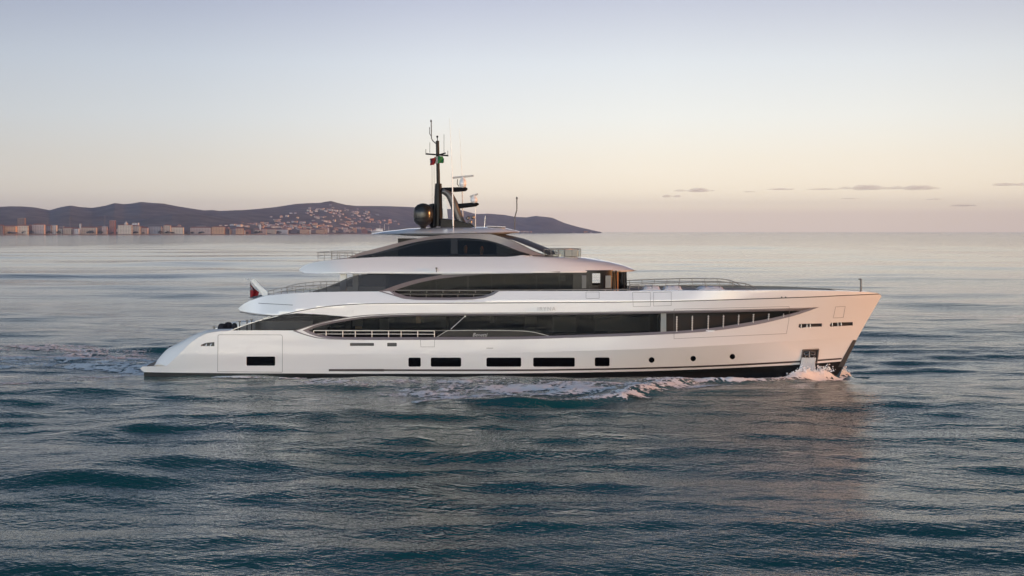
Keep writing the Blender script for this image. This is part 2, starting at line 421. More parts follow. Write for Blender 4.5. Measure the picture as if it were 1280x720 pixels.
rgh = wnode('ShaderNodeMapRange'); rgh.inputs[1].default_value = 60; rgh.inputs[2].default_value = 1500; rgh.inputs[3].default_value = .05; rgh.inputs[4].default_value = .10; t.links.new(spy.outputs['Y'], rgh.inputs[0]); t.links.new(rgh.outputs[0], b.inputs['Roughness'])
def bump(h, dist, prev=None):
    bp = wnode('ShaderNodeBump'); bp.inputs['Strength'].default_value = 1
    dm = wnode('ShaderNodeMath'); dm.operation = 'MULTIPLY'; dm.inputs[1].default_value = dist; t.links.new(cg.outputs[0], dm.inputs[0]); t.links.new(dm.outputs[0], bp.inputs['Distance'])
    t.links.new(h, bp.inputs['Height'])
    if prev: t.links.new(prev.outputs[0], bp.inputs['Normal'])
    return bp
n1 = wnoise((.50,1.5,1), R(-38), 2, .4); n2 = wnoise((1.2,3.6,1), R(34), 2, .4, .5); n4 = wnoise((3.6,8.,1), R(-12), 1, .3, .5); n5 = wnoise((.035,.09,.05), R(6), 4, .3, .6); n3 = wnoise((.12,.28,1), R(8), 3, .2)
bs = bump(n5.outputs['Fac'], .5); bs = bump(n3.outputs['Fac'], .12, bs); bs = bump(n1.outputs['Fac'], .042, bs); bs = bump(n2.outputs['Fac'], .034, bs); bs = bump(n4.outputs['Fac'], .017, bs)
t.links.new(bs.outputs[0], b.inputs['Normal'])
aer = [([(1050,461),(1000,467),(950,476),(880,483),(800,492),(720,497),(620,498),(520,500),(400,496),(270,485)], 3.2, .8), ([(175,463),(140,458),(80,452),(0,449),(-120,446)], 4.5, 1.0), ([(860,478),(760,486),(640,490),(500,489)], 2.5, .7)]
AE = np.zeros_like(X); nz_ = (np.abs(Y) < 60) & (np.abs(X) < 90)
for pl, w, st_ in aer:
    d, t__, sg = seg_dist(X[nz_], Y[nz_], [wp(*p) for p in pl]); AE[nz_] = np.maximum(AE[nz_], st_*np.exp(-(d/w)**2)*(1.5*fbm(X[nz_]*.8, Y[nz_]*1.1, 5, 33)-.25))
Z = Z + AE*.09*(fbm(X*.9, Y*1.4, 3, 37)-.5)
sea = tag(grid_mesh('sea', X, Y, Z, wm), kind='structure')
at_ = sea.data.attributes.new('aeration', 'FLOAT', 'POINT'); at_.data.foreach_set('value', np.clip(AE, 0, 1).ravel().astype(np.float32))
an = wnode('ShaderNodeAttribute'); an.attribute_name = 'aeration'
am = wnode('ShaderNodeMix'); am.data_type = 'RGBA'; am.inputs[7].default_value = (.10,.16,.18,1)
t.links.new(an.outputs['Fac'], am.inputs[0]); t.links.new(cm.outputs[2], am.inputs[6]); t.links.new(am.outputs[2], b.inputs['Base Color'])
#BODY
# ------------------------------------------------------------------ the yacht: surfaces
SZ = [-2, .05, 1.01, 2.31, 3.56, 5.26, 6.2]; SX = [22.6, 23.4, 23.85, 24.5, 25.2, 26.2, 26.6]
GX = [-20, -16.2, -14.2, -12.4, -8.6, 8.6, 20, 26]; GZ = [3.9, 4.2, 4.5, 4.78, 5.0, 5.1, 5.3, 5.42]
def hb_hull(x, z):
    x = np.asarray(x, float); z = np.asarray(z, float); st = np.interp(z, SZ, SX)
    zk = np.interp(x, [-5, 8.6, 24], [1.5, 1.9, 2.42])
    def g(Lx, p): return 1-(1-np.clip((st-x)/Lx, 0, 1))**p
    wl = 4.56*g(25, 1.6); kn = 4.71*g(18.5, 2.15); dk = 4.72*g(15.5, 2.5)
    lo = wl + (kn-wl)*np.clip(z/zk, 0, 1) - .12*np.clip(-z, 0, 3)
    up = kn + (dk-kn)*np.clip((z-zk)/(5.5-zk), 0, 1.1)
    h = np.where(z < zk, lo, up)
    h = h*(1-.05*np.clip((-19-x)/6, 0, 1)**2)
    zg = np.interp(x, GX, GZ)
    h = h - .20*np.clip(z-zg-.05, 0, 3)
    u = np.clip((-14.0-x)/4.9, 0, 1)
    return np.where((z > 3.9) & (x < -14.0), h*(1-.42*u**2.6), h)
def hb_up(x, z):                     # upper-deck arches between the bulwark and the fly deck
    x = np.asarray(x, float); return 4.44-.12*np.clip(np.asarray(z, float)-5.8, -1, 2)-0*x
XFZ = [6.6, 7.06, 7.13, 7.45, 7.72, 8.02, 8.2]; XFX = [8.2, 8.7, 8.82, 7.94, 6.92, 5.16, 2.0]
def hb_fly(x, z):
    x = np.asarray(x, float); z = np.asarray(z, float); xf = np.interp(z, XFZ, XFX); xs = 0.5
    u = np.clip((x-xs)/np.maximum(xf-xs, .5), 0, 1)
    B = 4.45*np.sqrt(np.clip(1-u**2.2, 0, 1))
    lean = 1-.24*np.clip((z-7.0)/1.2, 0, 1.2)**1.5 - .25*np.clip((7.0-z)/.5, 0, 1)**1.5
    v = np.clip((-11.0-x)/4.3, 0, 1)
    return B*lean*(1-.32*v**2.4)
def hb_sun(x, z):
    x = np.asarray(x, float); z = np.asarray(z, float)
    return 3.55-.16*np.clip(z-8, 0, 3)-.9*np.clip((x+0.5)/3, 0, 1)**2
def hb_flat(c): return lambda x, z: c+0*np.asarray(x, float)+0*np.asarray(z, float)

Y = empty('motor_yacht', (0, 0, 0), label='long white motor yacht with three dark window bands under way on the calm sea', cat='yacht')
def comps(mb):
    """connected pieces of a mesh under construction: face indices per piece"""
    V_ = np.concatenate(mb.v); root = list(range(len(V_))); key = {}
    def find(a):
        while root[a] != a: root[a] = root[root[a]]; a = root[a]
        return a
    for i, p in enumerate(np.round(V_, 4)):
        k = tuple(p)
        if k in key: root[find(i)] = find(key[k])
        else: key[k] = i
    for f in mb.f:
        a = find(f[0])
        for q in f[1:]: root[find(q)] = a
    g = {}
    for i, f in enumerate(mb.f): g.setdefault(find(f[0]), []).append(i)
    return V_, list(g.values())
def submesh(mb, V_, faces):
    o = MB(); st = np.r_[0, np.cumsum([len(f) for f in mb.f])]; used = sorted({q for i in faces for q in mb.f[i]}); mp = {q: k for k, q in enumerate(used)}
    o.v = [V_[used]]; o.c = len(used)
    for i in faces:
        o.f.append([mp[q] for q in mb.f[i]]); o.m.append(mb.m[i]); o.n.extend(mb.n[st[i]:st[i+1]])
    return o
def part(mb, name, mats, parent=None, pieces=False, **kw):
    """one part; a mirrored pair becomes two parts, and pieces=True makes every loose piece a part"""
    V_, g = comps(mb)
    if len(g) > 1:
        if pieces: return [submesh(mb, V_, f).build(name, mats, parent or Y, **kw) for f in g][0]
        side = []
        for f in g:
            yy = [V_[q][1] for i in f for q in mb.f[i]]; side.append(-1 if max(yy) < 1e-6 else (1 if min(yy) > -1e-6 else 0))
        if 0 not in side and -1 in side and 1 in side:
            return [submesh(mb, V_, [i for f, t_ in zip(g, side) if t_ == k for i in f]).build(name, mats, parent or Y, **kw) for k in (1, -1)][-1]
    return mb.build(name, mats, parent or Y, **kw)
hH = hb_hull
# --- curves of the profile, in pixels of the photograph on their own surface
lens_top = cr([(378,413),(400,404.8),(437,398),(470,394.6),(520,392.9),(600,392.2),(700,391.4),(800,390),(900,388.2),(1000,385.7),(1020,384.8)])
lens_bot = cr([(1020,384.8),(1003,390.8),(985,396),(960,402),(940,406),(880,414),(800,418.7),(700,422),(640,423.6),(500,424.2),(430,423.8),(405,422.4),(390,418.5),(378,413)])
in_top = cr([(385,413),(403,407),(440,400.2),(470,397),(520,395.2),(600,394.6),(700,393.6),(800,392.4),(900,390.6),(1003,388.3)])
in_bot = cr([(1003,388.3),(985,393.2),(950,400.6),(880,411.2),(800,416),(700,419.4),(640,421),(500,421.6),(430,421.4),(408,420),(395,417.2),(385,413)])
scoop = cr([(623,363.8),(617,367.6),(606,371.5),(590,373.6),(560,374.2),(520,374),(504,372.5),(494,369),(487,364.2)])
scoop_in = cr([(619,363.9),(613,367),(603,370),(590,371.5),(560,372),(522,371.8),(508,370.3),(499,367.4),(493,364.2)])
lens = line(lens_top[:-1]+lens_bot[:-1], hH)
stem_px = []
stem = [(float(np.interp(z, SZ, SX)), z) for z in (.75, 1.2, 1.8, 2.31, 3, 3.56, 4.2, 4.8, 5.26)]
Zb = line([(1048,451.5)], hH)[0][1]
bottom = [(180,465.2),(300,466.6),(470,467.2),(620,467),(700,466),(800,464.2),(900,460.6),(1000,455.6),(1040,452.6)]
top = [(1097,366.3),(1085,364.9),(1050,363.8),(1000,362.9),(950,363),(850,363.5),(800,363.6),(700,363.8)]+scoop+[(474,364.3),(430,364.6),(392,365.3),(360,367),(334,369.6),(322,372.5),(312,376),(304,380.3),(297.5,385.5)]
under = [(300,388.3),(310,390.3),(330,392.8),(348,395),(360,392.9),(372,391.5),(405,393.3),(437,396.2),(418,399.2),(400,403.4),(385,408.3),(370,413)]
aft = [(340,413),(290,413.2),(275,414),(259,416.5),(248,421.6),(237,429.6),(228,438.5),(220,446.5),(212,454),(207,457.6),(178,458.2),(175,461)]
bl = line(bottom, hH); zst = bl[-1][1]
stem = [(float(np.interp(zst+.04, SZ, SX)), zst+.04)] + [s_ for s_ in stem if s_[1] > zst+.15]
outline = bl + stem + line(top, hH) + line(under, hH) + line(aft, hH)
hull_windows = [rrect(308,445.6,344,457.2,1.6,hH), rrect(510.5,447,526,458.4,1.8,hH), rrect(538.5,447,576.5,458.4,1.8,hH), rrect(608,447,651.5,458.4,1.8,hH), rrect(666.5,447,718.5,458.4,1.8,hH), rrect(743.5,446.8,762,457.8,1.8,hH)]
slots = [rrect(437.5,428.7,467.5,432.4,.8,hH), rrect(484,428.5,496,433,.8,hH)]
def circ(px, py, rx, ry, n=20): return line([(px+rx*math.cos(2*math.pi*k/n), py+ry*math.sin(2*math.pi*k/n)) for k in range(n)], hH)
portholes = [circ(814.5,450,3.7,3.5), circ(866.5,448.2,3.5,3.4), circ(915.5,445.8,3.4,3.4)]
bowslots = [line([(999,404.8),(1027.5,404.2),(1027.5,408.2),(1010,408.7),(1001,410.2),(998,409)], hH), line([(1039,403.2),(1066,402.6),(1066,406.8),(1050,407.6),(1038,408.4),(1037,406.5)], hH)]
anchor_px = [(1003.5,437.3),(1023.3,436.4),(1021,453.2),(1000.5,454.6)]
anchor = line(anchor_px, hH)
fair = line([(250.5,432.6),(252,430.6),(258,428.4),(268,427.6),(268,432.8)], hH)
mb = MB()
def tiers(off=0): return None
zks = [(x, float(np.interp(x, [-5, 8.6, 24], [1.5, 1.9, 2.42]))) for x in np.linspace(-4, 23.9, 60)]
near_stem = [[(float(np.interp(z, SZ, SX))-d, z) for z in np.arange(zst+.3, 5.2, .25)] for d in (.06, .2, .45)]
holes = [lens] + hull_windows + slots + portholes + bowslots + [fair]
# the knuckle line runs clear of every opening, so it can be a hard edge of the mesh
kn = [p for p in zks if p[0] > 1.0]
skin(mb, outline, hH, holes, sp=.38, hsp=.10, rim=.14, extra=[[(x, float(np.interp(x, [-5, 8.6, 24], [1.5, 1.9, 2.42]))) for x in np.linspace(-4.8, 24.35, 110)]])
part(mb, 'hull', 'hull')
# bottom paint, white line, boot stripe
mb = MB(); b2 = [(a, b_+.0) for a, b_ in bottom]
lowo = line(b2, hH) + [(float(np.interp(zst+.02, SZ, SX)), zst+.02)] + [(float(np.interp(z, SZ, SX)), z) for z in (.5, .1, -.5, -1.2)] + [(-24.9, -1.2)]
skin(mb, lowo, hH, sp=.5, off=-.015)
bridge(mb, [(-24.85, -1.2), (-24.9, .3)], hH, .02)
part(mb, 'bottom_paint', 'black')
mb = MB()
ribbon(mb, [(411,461.4),(480,461.3)], [(411,464),(480,464.2)], hH, .012)
ribbon(mb, cr([(480,461.6),(620,461.7),(700,461.2),(800,459.4),(900,456),(1000,450.8),(1052,447.3)]), cr([(480,463.8),(620,463.9),(700,463.3),(800,461.5),(900,458.2),(1000,453),(1052,449.2)]), hH, .012, n=90)
part(mb, 'boot_stripe', 'boot')
mb = MB()
stripe(mb, cr([(300,390),(325,394),(348,394.3),(372,389.2),(395,385),(420,382),(450,380.1),(480,379.4),(620,378.7),(800,377.3),(900,375),(1000,371.8),(1060,369.2),(1099,367.6)]), 1.0, hH, .010, n=140)
stripe(mb, [(323,379),(366,381.3)], .6, hH, .010)
part(mb, 'groove_line', 'line')
# stem guard
mb = MB()
zz = np.linspace(.25, 2.15, 12); sx = np.interp(zz, SZ, SX)
for s in (-1, 1):
    a = [(x+.03, 0, z) for x, z in zip(sx, zz)]; w = np.interp(zz, [.25, 2.15], [.42, .30])
    b_ = [(x-q, s*(float(hH(x-q, z))+.02), z) for x, q, z in zip(sx, w, zz)]
    mb.add(a+b_, [(i, i+12, i+13, i+1) for i in range(11)], 0)
part(mb, 'stem_guard', mat('brushed_guard', (.10,.11,.12), .4, metal=.6))

# --- stern: wings, platform, transom
A = resample(line(cr([(207,457.6),(212,454),(220,446.5),(228,438.5),(237,429.6),(248,421.6),(259,416.5),(275,414),(292,413.2)]), hH), 40)
hin = hb_flat(3.85)
B = resample(line(cr([(193,456.9),(197,450),(203,442.6),(211,435),(225,427.6),(243,418.6),(259,414),(272,412.4),(292,412.2)]), hin), 40)
mb = MB()
for s in (-1, 1):
    rows = []
    for u in np.linspace(0, 1, 6):
        yy = (1-u)*hH(A[:,0], A[:,1])+u*3.85; bul = .13*math.sin(math.pi*u)
        rows.append([(A[i,0]*(1-u)+B[i,0]*u-.5*bul, s*yy[i], A[i,1]*(1-u)+B[i,1]*u+bul*.8) for i in range(40)])
    f = [(r*40+i, r*40+i+1, (r+1)*40+i+1, (r+1)*40+i) for r in range(5) for i in range(39)]
    mb.add([p for r in rows for p in r], f if s < 0 else [q[::-1] for q in f])
inner = [tuple(p) for p in B] + [(B[-1][0], .7), (B[0][0], .7)]
q = [(p[0], p[1]) for p in inner]
skin(mb, q, hin, sp=.6)
part(mb, 'stern_wing', 'hull', smooth=True)
mb = MB()
pz = line([(178,458.2)], hH)[0][1]
n_ = 24; px_ = []
for j in range(n_+1):                # rounded outer edge of the platform
    u = -1+2*j/n_; px_.append((-25.05+.35*abs(u)**3, u*4.42, pz))
v = px_ + [(-21.2, p[1], pz) for p in px_]
mb.add(v, [(i, i+n_+1, i+n_+2, i+1) for i in range(n_)])
part(mb, 'swim_platform', 'teak')
mb = MB()
v = px_ + [(p[0]+.03, p[1], pz-.14) for p in px_] + [(p[0]+.12, p[1], .25) for p in px_]
k = n_+1
mb.add([(a, b_, c-.004) for a, b_, c in v], [(i+r*k, i+1+r*k, i+1+(r+1)*k, i+(r+1)*k) for i in range(n_) for r in (0, 1)])
part(mb, 'platform_edge', 'white', smooth=True)
mb = MB(); bridge(mb, [(-21.6, .7), (-21.3, 1.6), (-20.6, 2.5), (-20.3, 2.62)], hin)
part(mb, 'transom', 'white')
mb = MB(); mb.box((-23.1, .3, 1.2), (1.1, 3.4, 1.0)); part(mb, 'transom_locker', 'white', bevel=.1)
mb = MB(); mb.tube([(-24.2, .2, .7), (-24.2, .2, 1.72)], .05); mb.tube([(-24.35, .2, 1.66), (-24.05, .2, 1.66)], .04); part(mb, 'bollard', 'dark')

# --- decks and undersides
mb = MB(); bridge(mb, [(x, 2.56) for x in np.linspace(-20.3, 20, 50)], hH, .12); part(mb, 'main_deck', 'teak')
mb = MB(); xs = np.r_[np.linspace(-18.1, -14, 14), np.linspace(-13.5, 24.6, 60)]
bridge(mb, [(x, 5.28+.004*max(x, 0)) for x in xs], hH, .1); part(mb, 'upper_deck', 'deck')
ul = line(under[:4], hH); tip = line([(297.5,385.5)], hH)
mb = MB(); bridge(mb, tip+ul+[(x, ul[-1][1]) for x in np.linspace(ul[-1][0]+.3, -10, 12)], hH, 0, nv=24)
bridge(mb, line([(312,376),(304,380.3),(297.5,385.5)], hH), hH, 0, nv=24)
bridge(mb, [(x, 4.62) for x in np.linspace(-11.9, 20.5, 40)], hH, .2); part(mb, 'deck_underside', 'white')
mb = MB(); bridge(mb, [(-18.2, 5.05), (-17.6, 5.28), (-16.6, 5.42), (-14.5, 5.5)], hH, .05, nv=20); part(mb, 'aft_deck_edge', 'white', smooth=True)
mb = MB()                             # bow bulwark lining and cap
lin = line([(1085,365.2),(1050,364.1),(1000,363.2),(950,363.3),(850,363.8),(800,363.9)], hH); lin = lin + [(lin[-1][0], 5.29), (lin[0][0], 5.38)]
skin(mb, lin, hH, sp=.5, off=-.16); part(mb, 'bulwark_lining', 'deck')
mb = MB(); bc = line([(1052,363.9),(1070,364.3),(1085,364.9),(1097,366.3)], hH)
bridge(mb, [(x, z-.012) for x, z in bc]+[(26.15, 5.40)], hH, .0); part(mb, 'bow_cap', 'hull')
mb = MB()                             # pale coaming along the foredeck
tc_ = line([(800,363.6),(850,363.5),(950,363),(1000,362.9),(1050,363.8),(1085,364.9)], hH); 
for s in (-1, 1):
    P_ = resample(tc_, 60); h_ = hH(P_[:,0], P_[:,1])
    w_ = .34
    v = [(P_[i,0], s*(h_[i]+.01), P_[i,1]+.006) for i in range(60)]+[(P_[i,0], s*max(h_[i]-w_, .01), P_[i,1]+.03) for i in range(60)]
    mb.add(v, [(i, i+1, i+61, i+60) if s < 0 else (i, i+60, i+61, i+1) for i in range(59)])
part(mb, 'bulwark_cap', 'hull')

# --- main deck opening: surround, wall, glass
def surround(name, o_top, i_top, hb, parent=None, n=120, out_=.02, in_=-.10, m='trim'):
    mb = MB(); ribbon(mb, o_top, i_top, hb, out_, n, off2=in_); return part(mb, name, m, parent)
mb = MB()
ribbon(mb, cr([(366,413.6),(400,403.2),(437,396),(470,393),(520,391.4),(600,390.9),(700,390.3),(800,389),(900,387.2),(1000,384.9),(1024,383.9)]),
       cr([(385,413),(403,407),(440,400.2),(470,397),(520,395.2),(600,394.6),(700,393.6),(800,392.4),(900,390.6),(1003,388.3)]), hH, .03, 120, off2=-.10)
ribbon(mb, cr([(366,413.6),(382,419.2),(400,423.2),(430,424.6),(500,424.9),(640,424.2),(700,422.6),(800,419.3),(880,414.6),(940,406.7),(985,396.6),(1003,391.3),(1024,383.9)]),
       cr([(385,413),(395,417.2),(408,420),(430,421.4),(500,421.6),(640,421),(700,419.4),(800,416),(880,411.2),(950,400.6),(985,393.2),(1003,388.3)]), hH, .03, 120, off2=-.10)
part(mb, 'window_surround', 'trim')
def wall(x0, x1, z0, z1, hb, inset, name, m, parent=None, sides=(-1, 1), holes=(), sp=.8):
    mb = MB(); skin(mb, [(x0, z0), (x1, z0), (x1, z1), (x0, z1)], hb, holes=holes, sp=sp, off=-inset, sides=sides, hsp=.3); return part(mb, name, m, parent)
def xat(px, y): return W(px, 400, y)[0]
wall(-13.6, xat(562, -3.6), 2.56, 4.62, hH, 1.05, 'saloon_glass', 'dglass')
wall(xat(558, -4.4), xat(826, -4.4), 2.58, 4.62, hH, .24, 'side_window', 'dglass')
wall(xat(833, -4), 19.2, 2.58, 4.62, hH, .9, 'mooring_bay_wall', 'inner')
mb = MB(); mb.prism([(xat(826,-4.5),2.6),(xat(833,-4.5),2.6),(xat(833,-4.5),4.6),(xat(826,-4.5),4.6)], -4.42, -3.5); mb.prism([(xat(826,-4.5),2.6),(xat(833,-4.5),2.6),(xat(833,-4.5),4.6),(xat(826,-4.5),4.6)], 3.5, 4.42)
part(mb, 'bay_pillar', mat('grey_pillar', (.30,.30,.28), .5))  # pillar in one even mid grey
mb = MB(); mb.box((-1, .3, 3.6), (24, .1, 2.0)); mb.box((-11.5, 0, 3.6), (.1, 6, 2)); part(mb, 'saloon_bulkhead', 'inner')
mb = MB()
for a, b_, c, d in ((655,671,396,408.5),(691,720,396.5,415.5),(744,812,397,414),(822,826,394,415),(440,453,399,408),(474,486,399,412),(612,618,396,404)):
    p = W(a, c, -3.6); q = W(b_, d, -3.6); mb.box(((p[0]+q[0])/2, -3.3, (p[2]+q[2])/2), (q[0]-p[0], .05, p[2]-q[2]))
part(mb, 'curtain', 'curtain', pieces=True)
mb = MB()
for a, b_, c, d in ((444,452,402,411),(520,526,395,404)):
    p = W(a, c, -3.3); q = W(b_, d, -3.3); mb.box(((p[0]+q[0])/2, -3.15, (p[2]+q[2])/2), (q[0]-p[0], .3, p[2]-q[2]))
part(mb, 'saloon_lamp', 'lampshade', pieces=True)
for px in (655.5, 690.5, 720.5, 743, 812):
    mb = MB(); x_ = xat(px, -4.4)
    for s in (-1, 1): h = float(hH(x_, 3.6))-.22; mb.box((x_, s*h, 3.6), (.05, .04, 2.0))
    part(mb, 'pane_joint', 'mast', pieces=True)
for px in (545, 584, 614.5, 630.5, 670.5, 700):
    mb = MB(); x_ = xat(px, -3.75)
    for s in (-1, 1): mb.box((x_, s*3.77, 6.2), (.05, .04, 1.8))
    part(mb, 'pane_joint', 'mast', pieces=True)
# name panel with its silver line and diagonal strut
mb = MB()
pan = line(cr([(548,421.2),(557,414.6)],2)+cr([(560,413.7),(600,413.2),(640,413.4),(665,415),(684,419.6)]), hH)+line([(640,420.8),(600,421.2)], hH)
skin(mb, pan, hH, sp=.6, off=-.13, sides=(-1,)); part(mb, 'name_panel', 'dark')
mb = MB(); stripe(mb, [(546,421.4),(557,414.5)]+cr([(560,413.3),(600,413),(640,413.3),(665,415),(686,420)]), .8, hH, -.10, sides=(-1,), n=80)
part(mb, 'silver_line', mat('brushed_line', (.30,.30,.30), .4, metal=.5))
mb = MB(); a = W(563.5,411.5,-4.45); b_ = W(581.5,395,-4.45); mb.tube([a, b_], .035); mb.box(tuple(W(581.5,394.9,-4.46)), (.10,.05,.14)); part(mb, 'diagonal_strut', 'paleRail')
mb = MB(); stripe(mb, [(500,413.4),(560,413.4)], .9, hH, -.2, sides=(-1,)); part(mb, 'glass_edge', 'mastgrey')

M['script'] = mat('script_steel', (.42,.42,.42), .5); M['letter'] = mat('letter_grey', (.52,.51,.49), .35, coat=.4)
def text(name, s, size, loc, m, parent=Y, shear=0, ext=.01, spacing=1.0, sx=1):
    cu = bpy.data.curves.new(name, 'FONT'); cu.body = s; cu.size = size; cu.extrude = ext; cu.shear = shear; cu.space_character = spacing
    cu.resolution_u = 3; cu.align_x = 'CENTER'
    o = bpy.data.objects.new(name+'_tmp', cu); COL.objects.link(o); bpy.context.view_layer.update()
    me = bpy.data.meshes.new_from_object(o); bpy.data.objects.remove(o); me.materials.clear(); me.materials.append(M[m])
    t_ = bpy.data.objects.new(name, me); COL.objects.link(t_); t_.rotation_euler = (R(90), 0, 0); t_.scale = (sx, 1, 1)
    t_.parent = parent; t_.location = Vector(loc)-parent_loc(parent); return t_
p = W(599.5, 420.6, -4.62); text('builder_script', 'Benetti', .34, (p[0], -4.60, p[2]), 'script', shear=.35)
p = W(683, 388.2, -4.72); zz_ = p[2]; text('name_lettering', 'IRYNA', .36, (p[0], -float(hH(p[0], zz_+.1))-.05, zz_), 'letter', spacing=1.25, ext=.02)

# --- smoked wedges of glass
mb = MB(); w1 = line([(290,412.9),(310,405.4),(330,399.4),(348,395.3),(372,392),(405,393.8),(436,396.8),(418,400),(400,404.3),(385,409.2),(372,413)], hH)
skin(mb, w1, hH, sp=.4, off=-.05); part(mb, 'side_screen', 'wedge')
mb = MB(); stripe(mb, cr([(288,413.3),(310,405),(330,399),(348,394.8)]), 1.0, hH, .0, n=30); part(mb, 'screen_edge', 'paleRail')
w2 = line(cr([(391,364.8),(405,360.5),(421,354.5),(433,349.2),(443,346),(459,342.8)], 4)+[(500,342.6),(552,343.4),(525,349.6),(507,353.6),(494,358.4),(482,362.5),(474,364.8)], hb_up)
mb = MB(); skin(mb, w2, hb_up, sp=.4, off=-.04); part(mb, 'upper_side_screen', 'wedge')
mb = MB(); stripe(mb, cr([(391,364.8),(405,360.3),(421,354.2),(433,348.8),(443,345.4),(459,342.4)]), 1.0, hb_up, 0.0, n=30, m=0); part(mb, 'upper_screen_edge', 'line')

# --- upper deck arch, scoop trim and house
mb = MB()
ribbon(mb, cr([(469,365),(482,361.3),(494,357),(508,352.6),(525,348.3),(552,343.6),(580,341.7),(610,340.8),(700,339.4)]),
       cr([(489,365),(497,361.6),(508,358),(524,353.4),(545,349.2),(565,346.6),(590,344.2),(620,342.4),(700,340.6)]), hb_up, .03, 90, off2=-.07)
part(mb, 'upper_arch', 'trim')
mb = MB(); ribbon(mb, [(625,363.2),(617,368.4),(606,372.3),(590,374.4),(560,375),(520,374.8),(504,373.4),(492,369.6),(472,364)], [(619,363.6),(613,367),(603,370),(590,371.5),(560,372),(522,371.8),(508,370.3),(499,367.4),(488,363.6)], hH, .03, 70, off2=-.06)
part(mb, 'scoop_trim', 'trim')
hy = hb_flat(3.75)
def hb_house(x, z):
    x = np.asarray(x, float); u = np.clip((x-5.2)/2.9, 0, 1); return 3.75*np.sqrt(np.clip(1-u**2.3, 0, 1))+0*np.asarray(z, float)
wall(-8.6, xat(716, -3.75), 5.28, 7.2, hb_house, 0, 'upper_window', 'dglass')
door = [XZ(740.3,341.6,hb_house), XZ(750.2,341.6,hb_house), XZ(750.2,356.2,hb_house), XZ(740.3,356.2,hb_house)]
mb = MB(); x0 = xat(716,-3.75); x1 = xat(767,-3.7)
skin(mb, [(x0,5.28),(x1,5.28),(x1,7.2),(x0,7.2)], hb_house, [door], sp=.4, hsp=.1, sides=(-1,))
far = [(5.55, 6.05), (7.3, 6.05), (7.3, 7.02), (5.55, 7.02)]
skin(mb, [(x0,5.28),(8.0,5.28),(8.0,7.2),(x0,7.2)], hb_house, [far], sp=.25, hsp=.1, sides=(1,))
part(mb, 'wheelhouse_side', 'dark')
mb = MB(); xe = np.linspace(x1, 8.09, 26)
for i in range(25):
    a, b_ = xe[i], xe[i+1]; ha, hb_ = float(hb_house(a, 6)), float(hb_house(b_, 6))
    mb.add([(a,-ha,5.3),(b_,-hb_,5.3),(b_,-hb_,7.15),(a,-ha,7.15)], [(0,1,2,3)])
v = [(8.1, 0, 5.3), (8.1, 0, 7.15)]
part(mb, 'wheelhouse_glass', 'clear')
mb = MB()
for x in (x1, xat(771.5,-3.2), xat(781.5,-2.5), xat(785.5,-1.5), 8.08):
    x = min(x, 8.09); h = float(hb_house(x, 6))
    for s in (-1, 1): mb.tube([(x, s*h, 5.3), (x-.05, s*h, 7.15)], .055)
part(mb, 'window_mullion', 'dark', pieces=True)
mb = MB(); mb.lathe([(.26, 0), (.24, .6), (.26, 1.9)], (7.15, -1.9, 5.3), n=16); part(mb, 'wheelhouse_column', 'wood')
mb = MB(); mb.box((6.7, 0, 5.75), (1.0, 3.2, .8)); mb.box((7.0,-.5,6.2),(.5,1.5,.25), ry=.4); part(mb, 'helm_console', 'inner', bevel=.05)
mb = MB(); mb.box((4.9, .0, 6.2), (.1, 3.6, 1.8)); part(mb, 'wheelhouse_bulkhead', 'inner')
mb = MB(); mb.box((-2.2, .4, 6.25), (13, .1, 1.85)); part(mb, 'upper_bulkhead', 'inner')
mb = MB()
for a, b_, c, d in ((584,586,344,362),(614,615,344,362),(670,671,343,362),(698,707,344.5,351.5),(727,732.5,344,360)):
    p = W(a, c, -3.5); q = W(b_, d, -3.5); mb.box(((p[0]+q[0])/2, -3.5 if a < 720 else -3.79, (p[2]+q[2])/2), (q[0]-p[0], .04, p[2]-q[2]))
part(mb, 'upper_curtain', mat('dim_panel', (.16,.16,.15), .6), pieces=True)
mb = MB(); p = W(757, 344.5, -3.76); q = W(764, 360, -3.76); mb.box(((p[0]+q[0])/2, -3.64, (p[2]+q[2])/2), (q[0]-p[0], .05, p[2]-q[2])); part(mb, 'wing_panel', mat('grey_panel', (.22,.20,.18), .4))

# --- fly deck body
ft = cr([(373.5,338.4),(377,334),(384,330),(399,326.7),(420,324.6),(443,323),(503,320),(560,318.6),(610,318),(664,318.2),(690,319.2)], 4)
flt = line(ft, hb_fly)
brow = [(3.2, 8.10), (4.3, 8.075), (5.16, 8.02), (6.1, 7.90), (6.92, 7.72), (7.5, 7.59), (7.94, 7.45), (8.4, 7.29), (8.80, 7.13), (8.72, 7.075)]
fb = line([(767,338.6),(740,339.4),(691,340.4),(640,341.4),(580,342.8),(552,343.6),(500,342.8),(459,342.6),(423,342),(395,341.6),(381,341.2)], hb_fly)
XC = 1.4
allx = [p for p in flt if p[0] < XC]; rest = [p for p in flt if p[0] >= XC] + [b_ for b_ in brow if b_[0] > flt[-1][0]+.3]
ztp = sorted(set([(round(float(p[0]), 4), float(p[1])) for p in flt+rest[-11:]])); ZTX = [p[0] for p in ztp]; ZTZ = [p[1] for p in ztp]
zc_ = float(np.interp(XC, ZTX, ZTZ))
fo = allx + [(XC, zc_), (XC, 7.03)] + [p for p in fb if p[0] < XC]
mb = MB(); skin(mb, fo, hb_fly, sp=.30)
topx = allx+[(XC, zc_)]
topd = [tuple(np.array(a)+(np.array(b_)-np.array(a))*k/n_) for a, b_ in zip(topx, topx[1:]) for n_ in [max(1, int(math.ceil(math.dist(a, b_)/.30)))] for k in range(n_)] + [topx[-1]]
bridge(mb, [(x, z-.001) for x, z in topd], hb_fly, 0, nv=14)
nX, nU = 60, 48; xs_ = XC+(8.80-XC)*np.sin(np.linspace(0, math.pi/2, nX)); rows = []; edge = []
